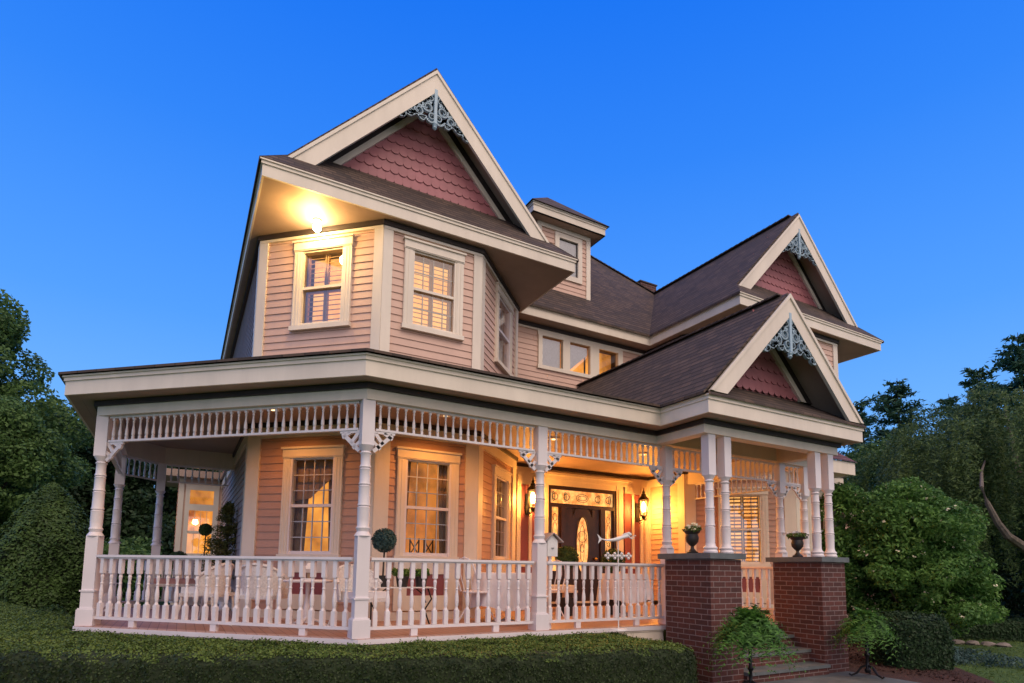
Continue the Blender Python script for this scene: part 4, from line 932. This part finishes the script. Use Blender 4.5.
x, y = at(945, 10.6); e = empty('juniper_patch', (x, y, GZ), 'blue green creeping juniper beside the mulch bed', 'shrub')
P, Nn = clumps([(rng.normal(0, .45), rng.normal(0, .3), .08) for _ in range(18)], [(.3, .3, .12)]*18, [260]*18); leaves_mesh('foliage', P, Nn, .035, M['junip'], e, .3)
# ================================================================== ground
gx = np.concatenate([np.linspace(-400, -14, 8), np.linspace(-12, 26, 77), np.linspace(30, 600, 8)]); gy = np.concatenate([np.linspace(-60, -4, 5), np.linspace(-3, 34, 75), np.linspace(38, 900, 8)])
def gz(x, y):
    s = 1/(1+math.exp(max(-30, min(30, (x+1.6)*1.6)))); t = 1/(1+math.exp(max(-30, min(30, -(y-9)*.8)))); return GZ+.20*s*t+(.02*math.sin(x*1.3)*math.cos(y*1.1) if x > 9.5 or x < -1 else 0)
mb = MB(); vs = [(float(a), float(b), gz(a, b)) for b in gy for a in gx]; nx = len(gx); fs = [(j*nx+i, j*nx+i+1, (j+1)*nx+i+1, (j+1)*nx+i) for j in range(len(gy)-1) for i in range(nx-1)]
mb.add(vs, fs); struct(mb.build('ground', M['grass'], None, True))
mb = MB(); pts = [(5.95, 3.4), (9.1, 3.4), (10.2, 4.2), (11.5, 5.4), (12.6, 6.4), (13.3, 7.8), (11.2, 7.8), (9.7, 6.2), (9.0, 5.9), (5.95, 5.4)]
pts = [(x, y, GZ+.03) for x, y in pts]; mb.q(*pts); struct(mb.build('mulch_bed', M['mulch'], None))
mb = MB(); mb.box(5.9, 8.95, 2.2, 5.52, GZ-.05, GZ+.045); struct(mb.build('path', M['slate'], None))
# lawn blades, mulch chips
n = 16000; X = rng.uniform(9.5, 19, n); Y = rng.uniform(3.5, 11, n)
keep = (Y < (X-9.6)*1.0+3.6) ; X, Y = X[keep], Y[keep]; P = np.stack([X, Y, np.full(len(X), GZ+.03)], 1)
o = leaves_mesh('lawn_grass_blades', P, np.tile([0., 0, 0], (len(P), 1)), .035, M['hedge'], None, .14, 1); o['kind'] = 'stuff'; tag(o, 'short mown lawn grass right of the mulch bed', 'grass')
n = 5000; X = rng.uniform(9.0, 13, n); Y = rng.uniform(3.5, 7.6, n); keep = (Y > (X-9.2)*.92+3.5) & ((X > 9.5) | (Y > 5.6)); X, Y = X[keep], Y[keep]
o = leaves_mesh('mulch_chips', np.stack([X, Y, np.full(len(X), GZ+.045)], 1), np.tile([0., 0, 1.5], (len(X), 1)), .03, M['mulch'], None, .4, .7); o['kind'] = 'stuff'; tag(o, 'reddish bark mulch chips beside the steps', 'mulch')
stl = ['first small border stone from the left on the lawn edge', 'second border stone from the left on the lawn edge', 'third border stone from the left on the lawn edge', 'fourth border stone from the left on the lawn edge', 'fifth border stone from the left on the lawn edge']
for k in range(5):
    x, y = at(934+15*k, 13.4-.15*k); b = MB(); vs = []
    b.ball((0, 0, 0), .13, 7, .5); b.v = [(p[0]*rng.uniform(.8, 1.5), p[1]*rng.uniform(.8, 1.2), p[2]*rng.uniform(.8, 1.1)) for p in b.v]; o = b.build('border_stone', M['stone'], None, True); o.location = (x, y, GZ+.04); tag(o, stl[k], 'stone', 'border stones along the lawn')

# ================================================================== plants and furniture
def frond_ball(mb_leaf_pts, c, R_, n, droop=.6, up=.55):
    P = []; T = []
    for k in range(n):
        a = rng.uniform(0, 2*math.pi); el = rng.uniform(.1, 1.5); L = R_*rng.uniform(.6, 1.15)*(1.0-.12*el); m = 16; dr = (.40+.78*math.cos(el))*rng.uniform(.7, 1.35); tw = rng.uniform(-.5, .5)
        for i in range(m):
            s = (i+1)/m; aa = a+tw*s*s; d = np.array([math.cos(aa)*math.cos(el), math.sin(aa)*math.cos(el), math.sin(el)])
            p = np.array(c)+d*L*s+np.array([math.cos(aa)*.12*s*s, math.sin(aa)*.12*s*s, -dr*L*s*s]); P.append(p); T.append((d[0], d[1], d[2]-2.2*dr*s))
    return np.array(P), np.array(T)
def fern(x, y, z, R_, lab, pot_r=.13):
    e = empty('potted_fern', (x, y, z), lab, 'fern')
    MB().lathe([(pot_r*.7, 0), (pot_r, .16), (pot_r*1.1, .19), (pot_r*1.0, .20)], n=14).build('pot', M['potd'], e, True)
    P, T = frond_ball(None, (0, 0, .17), R_, 330, .85)
    T = T/np.linalg.norm(T, axis=1)[:, None]; n = len(P); side = np.cross(T, [0, 0, 1.0]); side /= np.linalg.norm(side, axis=1)[:, None]+1e-6; side += rng.normal(0, .35, (n, 3))
    frac = np.tile((np.arange(16)+1)/16, n//16); wl = (.070*np.sin(np.pi*np.clip(frac*.85+.12, 0, 1)))[:, None]*R_/.42; mb = MB(); vs = []; fs = []
    up = np.cross(side, T)
    for sg in (-1, 1):
        tip = P+side*sg*wl+T*.02-np.array([0, 0, .006]); a = P-T*.010; b = P+T*.012
        base = len(vs); 
        for i in range(n): vs += [tuple(a[i]), tuple(b[i]), tuple(tip[i])]; fs.append((base+3*i, base+3*i+1, base+3*i+2))
    mb.add(vs, fs); mb.build('fronds', M['fern'], e); return e
def plant_stand(x, y, z, h, lab):
    e = empty('plant_stand', (x, y, z), lab, 'plant stand')
    mb = MB(); mb.lathe([(.03, .06), (.045, .10), (.022, .13), (.02, h*.45), (.04, h*.5), (.02, h*.54), (.02, h-.08), (.05, h-.05), (.12, h-.02), (.13, h)], n=10); mb.build('column', M['iron'], e, True)
    for k in range(3):
        a = 2*math.pi*k/3+.4; c, s = math.cos(a), math.sin(a); b = MB(); b.tube([(.02*c, .02*s, .16), (.08*c, .08*s, .14), (.15*c, .15*s, .05), (.22*c, .22*s, .02), (.25*c, .25*s, .04)], [.018, .018, .016, .014, .012]); b.build('foot', M['iron'], e, True)
ph = GZ+.045
x1, y1 = 6.12, 4.98
plant_stand(x1, y1, ph, .62, 'black cast iron plant stand in front of the left brick pier')
fern(x1, y1, ph+.62, .50, 'bushy green fern in a pot on the left iron stand')
x2, y2 = 8.72, 5.08
plant_stand(x2, y2, ph, .62, 'black cast iron plant stand in front of the right brick pier')
fern(x2, y2, ph+.58, .42, 'bushy green fern in a pot on the right iron stand')
def urn(x, y, z, lab, sc_=1, white=False):
    e = empty('planter_urn', (x, y, z), lab, 'urn'); s = sc_
    MB().lathe([(.075*s, 0), (.08*s, .02*s), (.05*s, .04*s), (.025*s, .07*s), (.022*s, .10*s), (.05*s, .125*s), (.085*s, .17*s), (.09*s, .22*s), (.08*s, .27*s), (.105*s, .30*s), (.11*s, .315*s), (.09*s, .315*s), (.085*s, .29*s)], n=18).build('urn_body', M['potd'], e, True)
    P, Nn = clumps([(rng.normal(0, .05), rng.normal(0, .05), .34*s) for _ in range(8)], [(.07, .07, .05)]*8, [60]*8); leaves_mesh('leaves', P, Nn, .022, M['lime'], e)
    P, Nn = clumps([(rng.normal(0, .06), rng.normal(0, .06), .37*s) for _ in range(6)], [(.07, .07, .05)]*6, [30]*6); leaves_mesh('petals', P, Nn, .016, M['petal'] if not white else M['cloth'], e, .8)
urn(6.22, 5.98, 1.025, 'black footed urn with yellow flowers on the left brick pier')
urn(8.52, 5.98, 1.025, 'black footed urn with white flowers on the right brick pier', 1, True)
def wicker_chair(x, y, rz, lab):
    e = empty('wicker_armchair', (x, y, 0), lab, 'armchair', 'white wicker armchairs on the porch'); e.rotation_euler[2] = rz
    b = MB(); b.box(-.25, .25, -.25, .25, .34, .39); b.build('seat', M['wicker'], e)
    b = MB(); n = 12; prof = []
    for k in range(n):
        t0, t1 = math.pi*k/n, math.pi*(k+1)/n; f = lambda t: (.29*math.cos(t), .24*math.sin(t)+.02); (xa, ya), (xb, yb) = f(t0), f(t1); h0, h1 = .56+.22*math.sin(t0)**.8, .56+.22*math.sin(t1)**.8
        b.hexa([(xa, ya, .36), (xb, yb, .36), (xb*.9, yb*.9, .36), (xa*.9, ya*.9, .36)], [(xa*1.08, ya*1.1, h0), (xb*1.08, yb*1.1, h1), (xb*.98, yb, h1), (xa*.98, ya, h0)])
    b.build('backrest', M['wicker'], e)
    b = MB(); b.tube([(.31*math.cos(math.pi*k/n)*1.02, .265*math.sin(math.pi*k/n)+.02, .57+.22*math.sin(math.pi*k/n)**.8) for k in range(n+1)], .022); b.build('rim', M['wicker'], e, True)
    for sx in (-1, 1):
        for sy in (-1, 1):
            b = MB(); b.tube([(sx*.23, sy*.22, .36), (sx*.24, sy*.24, .18), (sx*.28, sy*.29, 0)], .018); b.build('leg', M['wicker'], e)
    b = MB(); b.box(-.23, .23, -.24, .2, .39, .47); b.build('cushion', M['cloth'], e)
wicker_chair(1.0, 8.55, 2.5, 'white wicker armchair with pale cushion, farther left of the small round table')
wicker_chair(2.02, 7.55, .3, 'white wicker armchair directly behind the near corner post')
wicker_chair(.35, 9.3, -2.2, 'white wicker armchair farthest left, against the grey side wall')
def round_table(x, y, r, h, lab, cloth=False):
    e = empty('round_table', (x, y, 0), lab, 'table'); MB().lathe([(r, h-.03), (r+.01, h-.015), (r, h)], n=24).build('tabletop', M['white'], e)
    b = MB(); b.lathe([(.03, .05), (.05, .2), (.025, .4), (.03, h-.03)], n=10); b.build('pedestal', M['white'], e, True)
    for k in range(3):
        a = k*2.094; b = MB(); b.tube([(0, 0, .12), (.15*math.cos(a), .15*math.sin(a), .07), (.26*math.cos(a), .26*math.sin(a), .01)], .018); b.build('foot', M['white'], e)
round_table(1.45, 8.0, .30, .60, 'small white round table between two wicker armchairs')
e = empty('table_lantern', (1.45, 8.0, .60), 'small white pyramid topped candle lantern on the round table', 'candle lantern'); b = MB(); b.box(-.06, .06, -.06, .06, 0, .02)
for sx in (-1, 1):
    for sy in (-1, 1): b.box(sx*.05-.006, sx*.05+.006, sy*.05-.006, sy*.05+.006, .02, .14)
b.hexa([(-.07, -.07, .14), (.07, -.07, .14), (.07, .07, .14), (-.07, .07, .14)], [(-.012, -.012, .22), (.012, -.012, .22), (.012, .012, .22), (-.012, .012, .22)]); b.build('frame', M['pot'], e); MB().lathe([(.025, .02), (.025, .09)], n=10).build('candle', M['drape'], e)
# plant bench with three black pots and topiary
x, y = 2.62, 7.75; e = empty('wire_plant_bench', (x, y, 0), 'scrolled wire plant bench behind the railing, holding three black pots', 'plant bench')
b = MB(); b.box(-.42, .42, -.12, .12, .50, .515)
b.build('shelf', M['wicker'], e)
for sx in (-1, 1):
    b = MB(); b.tube([(sx*.38, 0, .5), (sx*.44, 0, .35), (sx*.34, 0, .2), (sx*.42, 0, .0)], .012); b.tube([(sx*.38, .1, .5), (sx*.36, .14, .0)], .012); b.tube([(sx*.20, 0, .5), (sx*.30, 0, .42), (sx*.36, 0, .30)], .009); b.build('leg', M['iron'], e)
def pot_plant(x, y, z, r, h, lab, ball=None, spread=.1, mat='decid', potm='potd', name='potted_plant'):
    e = empty(name, (x, y, z), lab, 'potted plant'); MB().lathe([(r*.75, 0), (r, h), (r*.9, h), (r*.85, h-.02)], n=14).build('pot', M[potm], e, True)
    if ball:
        zc, br = ball; b = MB(); b.tube([(0, 0, h-.03), (.01, 0, zc)], .012); b.build('stem', M['bark'], e); P, Nn = clumps([(0, 0, zc)], [(br, br, br)], [2600]); d = P-np.array([0, 0, zc]); leaves_mesh('foliage', P, d/br, .018, M[mat], e, .6, .5)
    else:
        P, Nn = clumps([(rng.normal(0, spread*.5), rng.normal(0, spread*.5), h+spread*.6) for _ in range(9)], [(spread*.6,)*3]*9, [50]*9); leaves_mesh('foliage', P, Nn, .024, M[mat], e)
pot_plant(2.36, 7.75, .515, .10, .15, 'round dark green ball topiary in a black pot beside the near corner post', (.62, .165), mat='junip', name='ball_topiary')
pot_plant(2.63, 7.75, .515, .09, .14, 'small leafy plant in the middle black pot of the wire bench', None, .09, 'lime')
pot_plant(2.90, 7.75, .515, .09, .14, 'small leafy plant in the right hand black pot of the wire bench', None, .09, 'bush')
x, y = at(567, 10.2); pot_plant(x, y, 0.0, .16, .3, 'dark ball topiary standing left of the front door', (.98, .21), mat='yew', name='ball_topiary')
x, y = at(613, 10.6); pot_plant(x, y, 0.0, .17, .3, 'dark leafy potted shrub right of the front door', (.95, .22), mat='yew', name='potted_shrub')
# conifer in white pot, and ball topiary, on the left porch
x, y = at(229, 10.3); e = empty('potted_conifer', (x, y, 0), 'feathery small conifer in a white pedestal pot against the side wall', 'potted plant')
MB().lathe([(.13, 0), (.14, .03), (.06, .07), (.05, .14), (.14, .22), (.17, .34), (.18, .36), (.15, .36)], n=16).build('pot', M['pot'], e, True)
P = []; 
for k in range(190):
    t = rng.uniform(0, 1); a = rng.uniform(0, 6.28); L = (.50*(1-t)**.8+.05)*rng.uniform(.7, 1.1); s = rng.uniform(0, 1, 40)[:, None]
    P.append(np.array([0, 0, .45+1.38*t])+np.array([math.cos(a)*L, math.sin(a)*L, .25*L])*s+rng.normal(0, .022, (40, 3)))
P = np.concatenate(P); leaves_mesh('foliage', P, np.tile([0, 0, 1.], (len(P), 1)), .030, M['olive'], e, .3, .8); b = MB(); b.tube([(0, 0, .3), (0, 0, 1.75)], .02); b.build('stem', M['bark'], e)
x, y = at(207, 11.6); pot_plant(x, y, .0, .14, .3, 'small ball topiary in a white pot left of the feathery conifer', (1.46, .12), mat='yew', potm='pot', name='ball_topiary')
x, y = at(182, 12.2); pot_plant(x, y, .0, .16, .35, 'pointed dark shrub in a white pot far along the porch', (.85, .2), mat='yew', potm='pot', name='potted_shrub')
# bench with pink cushions far left
e = empty('porch_bench', (.1, 12.3, 0), 'slatted porch bench with pink cushion at the far left end', 'bench'); b = MB(); b.box(-.55, .55, -.22, .22, .38, .43); b.build('seat', M['wicker'], e); b = MB(); 
for k in range(9): b.box(-.53+k*.128, -.50+k*.128, .2, .23, .43, .9)
b.box(-.55, .55, .19, .24, .88, .93); b.build('backrest', M['wicker'], e); b = MB(); b.box(-.5, .5, -.2, .18, .43, .52); b.build('cushion', M['pink'], e)
for sx in (-1, 1):
    for sy in (-1, 1): b = MB(); b.box(sx*.5-.025, sx*.5+.025, sy*.19-.025, sy*.19+.025, 0, .38); b.build('leg', M['wicker'], e)
# cloth draped table and folding chairs near the second post
def draped_table(x, y, r, h, lab, low=.22):
    e = empty('draped_table', (x, y, 0), lab, 'table'); n = 72; b = MB(); b.lathe([(.025, 0), (.025, h-.03)], n=8); b.lathe([(.22, 0), (.03, .05)], n=12); b.lathe([(r-.02, h-.03), (r-.02, h-.005)], n=24); b.build('pedestal', M['white'], e)
    vs = [(0, 0, h)]; fs = []; lv = [(r*.99, h, 0), (r*1.01, h-.03, .1), (r*1.03, h-.2, .6), (r*1.06, low, 1.0)]
    for (rr, z, w) in lv:
        for k in range(n): a = 2*math.pi*k/n; q = rr+w*.04*math.sin(a*11)+w*.015*math.sin(a*5+1); vs.append((q*math.cos(a), q*math.sin(a), z+(.03*math.sin(a*4) if z == low else 0)))
    for k in range(n): fs.append((0, 1+k, 1+(k+1) % n))
    for i in range(3):
        for k in range(n): fs.append((1+i*n+k, 1+i*n+(k+1) % n, 1+(i+1)*n+(k+1) % n, 1+(i+1)*n+k)[::-1])
    b = MB(); b.add(vs, fs); b.build('tablecloth', M['cloth'], e, True)
draped_table(4.25, 7.75, .50, .72, 'round table under a white cloth behind the middle porch post')
draped_table(6.9, 8.25, .42, .72, 'round table under a white cloth nearer the entry', .25)
def curved_chair(x, y, rz, lab):
    e = empty('metal_porch_chair', (x, y, 0), lab, 'chair', 'white curved metal chairs on the porch'); e.rotation_euler[2] = rz
    b = MB(); b.lathe([(.21, .43), (.22, .445), (.21, .46)], n=20); b.build('seat', M['white'], e)
    b = MB()
    b.tube([(-.18, .16, .45), (-.2, .24, .7), (-.14, .27, .88), (0, .28, .93), (.14, .27, .88), (.2, .24, .7), (.18, .16, .45)], .013)
    for q in (-.08, 0, .08): b.tube([(q, .18, .45), (q*1.3, .25, .7), (q, .28, .92)], .008)
    b.build('backrest', M['white'], e)
    for sx in (-1, 1):
        for sy in (-1, 1): b = MB(); b.tube([(sx*.14, sy*.14, .44), (sx*.10, sy*.10, .25), (sx*.2, sy*.2, .0)], .012); b.build('leg', M['white'], e)
curved_chair(3.72, 7.65, 1.9, 'white curved metal chair left of the cloth covered table')
curved_chair(5.25, 8.2, -1.2, 'white curved metal chair between the two cloth covered tables')
curved_chair(8.6, 7.9, .2, 'white curved metal chair seen above the steps')
# entry bench with cushions
e = empty('entry_bench', (6.2, 9.6, 0), 'low cushioned bench glowing in the lantern light left of the door', 'bench'); b = MB(); b.box(-.5, .5, -.22, .22, .34, .38); b.build('seat', M['wicker'], e); b = MB(); b.box(-.48, .48, -.21, .21, .38, .48); b.build('cushion', M['cloth'], e)
for sx in (-1, 1):
    for sy in (-1, 1): b = MB(); b.box(sx*.46-.025, sx*.46+.025, sy*.19-.025, sy*.19+.025, 0, .34); b.build('leg', M['wicker'], e)
# birdhouse
x, y = at(550, 7.9); e = empty('birdhouse', (x, y, 0), 'weathered white birdhouse with pitched roof on a post right of the middle porch post', 'birdhouse')
b = MB(); b.box(-.02, .02, -.02, .02, 0, .95); b.build('post', M['white'], e); b = MB(); b.box(-.08, .08, -.07, .07, .95, 1.16); b.hexa([(-.08, -.07, 1.16), (.08, -.07, 1.16), (.08, .07, 1.16), (-.08, .07, 1.16)], [(-.005, -.07, 1.23), (.005, -.07, 1.23), (.005, .07, 1.23), (-.005, .07, 1.23)]); b.build('body', M['pot'], e)
b = MB(); b.bar((-.15, 0, 1.14), (0, 0, 1.26), .22, .015); b.bar((.15, 0, 1.14), (0, 0, 1.26), .22, .016); b.build('roof', M['greysid'], e); MB().lathe([(.022, 0), (.022, .004)], n=10).build('entrance_hole', M['dark'], e).location = (0, -.075, 1.06)
# mermaid ornament on a stand
x, y = at(618, 7.9); e = empty('mermaid_ornament', (x, y, 0), 'white metal mermaid figure stretched out on a pole above the railing', 'garden ornament'); e.rotation_euler[2] = -.25
b = MB()
b.tube([(-.24, 0, 1.19), (-.17, 0, 1.175), (-.08, 0, 1.18), (.01, 0, 1.20), (.08, 0, 1.225), (.13, 0, 1.24), (.155, 0, 1.245)], [.006, .012, .022, .03, .024, .030, .012], 10)
b.ball((.175, 0, 1.262), .024, 8); b.tube([(.13, .02, 1.245), (.19, .02, 1.215), (.25, .02, 1.245), (.27, .02, 1.25)], [.010, .009, .007, .008], 6); b.tube([(.13, -.02, 1.245), (.18, -.02, 1.205), (.23, -.02, 1.21)], [.010, .008, .006], 6)
b.build('body', M['pot'], e, True)
b = MB(); b.q((-.23, -.003, 1.19), (-.30, -.003, 1.255), (-.275, -.003, 1.19), (-.29, -.003, 1.125)); b.q((-.23, .003, 1.19), (-.29, .003, 1.125), (-.275, .003, 1.19), (-.30, .003, 1.255)); b.build('tail_fin', M['pot'], e)
b = MB(); b.ball((.155, 0, 1.272), .024, 8); b.tube([(.16, 0, 1.275), (.10, 0, 1.265), (.05, 0, 1.25)], [.018, .014, .004], 6); b.build('hair', M['pot'], e, True)
b = MB(); b.tube([(0, 0, 0), (0, 0, 1.19)], .008); b.tube([(-.15, 0, .97), (.15, 0, .97)], .006)
for q in (-.15, -.05, .05, .15):
    for a in range(4): b.ball((q+.03*math.cos(a*1.571), 0, .97+.03*math.sin(a*1.571)), .02, 6)
b.lathe([(.12, 0), (.11, .015), (.01, .02)], n=12); b.build('stand', M['pot'], e)

# ================================================================== world and sun
w = bpy.data.worlds.new('World'); scn.world = w; w.use_nodes = True; t = w.node_tree
bg = t.nodes['Background']; tc = N(t, 'ShaderNodeTexCoord'); sp_ = N(t, 'ShaderNodeSeparateXYZ'); t.links.new(tc.outputs['Generated'], sp_.inputs[0])
up = ramp(t, sp_.outputs[2], [(0.0, (.27, .56, .98)), (.14, (.19, .47, .95)), (.36, (.080, .32, .92)), (.58, (.028, .215, .86)), (.76, (.006, .15, .80)), (1, (.004, .10, .6))])
dt = N(t, 'ShaderNodeVectorMath', operation='DOT_PRODUCT'); dt.inputs[1].default_value = (-.02, -.70, .71); t.links.new(tc.outputs['Generated'], dt.inputs[0])
glow = ramp(t, dt.outputs['Value'], [(.31, (0, 0, 0)), (.58, (.42, .42, .42)), (.95, (1, 1, 1))])
mx = N(t, 'ShaderNodeMix'); mx.data_type = 'RGBA'; t.links.new(glow, mx.inputs[0]); t.links.new(up, mx.inputs[6]); mx.inputs[7].default_value = (1.45, 1.10, .90, 1)
sky = N(t, 'ShaderNodeTexSky'); sky.sky_type = 'NISHITA'; sky.sun_disc = False; sky.sun_elevation = R(8); sky.sun_rotation = R(200)
ad = N(t, 'ShaderNodeMix'); ad.data_type = 'RGBA'; ad.blend_type = 'ADD'; ad.inputs[0].default_value = .0015
t.links.new(mx.outputs[2], ad.inputs[6]); t.links.new(sky.outputs[0], ad.inputs[7]); t.links.new(ad.outputs[2], bg.inputs[0]); bg.inputs[1].default_value = 1.12
s = bpy.data.lights.new('sun', 'SUN'); s.energy = .85; s.angle = R(25); s.color = (1, .84, .72); so_ = bpy.data.objects.new('sun', s); COL.objects.link(so_)
so_.rotation_euler = Vector((.10, -.70, .72)).to_track_quat('Z', 'Y').to_euler(); so_.location = (-5, -10, 8)
scn.view_settings.view_transform = 'Standard'; scn.view_settings.look = 'None'; scn.view_settings.exposure = 0; scn.view_settings.gamma = 1
cy = scn.cycles; scn.render.engine = 'CYCLES'; cy.use_denoising = True; cy.max_bounces = 6; cy.transparent_max_bounces = 12; cy.sample_clamp_indirect = 3; cy.caustics_reflective = False; cy.caustics_refractive = False
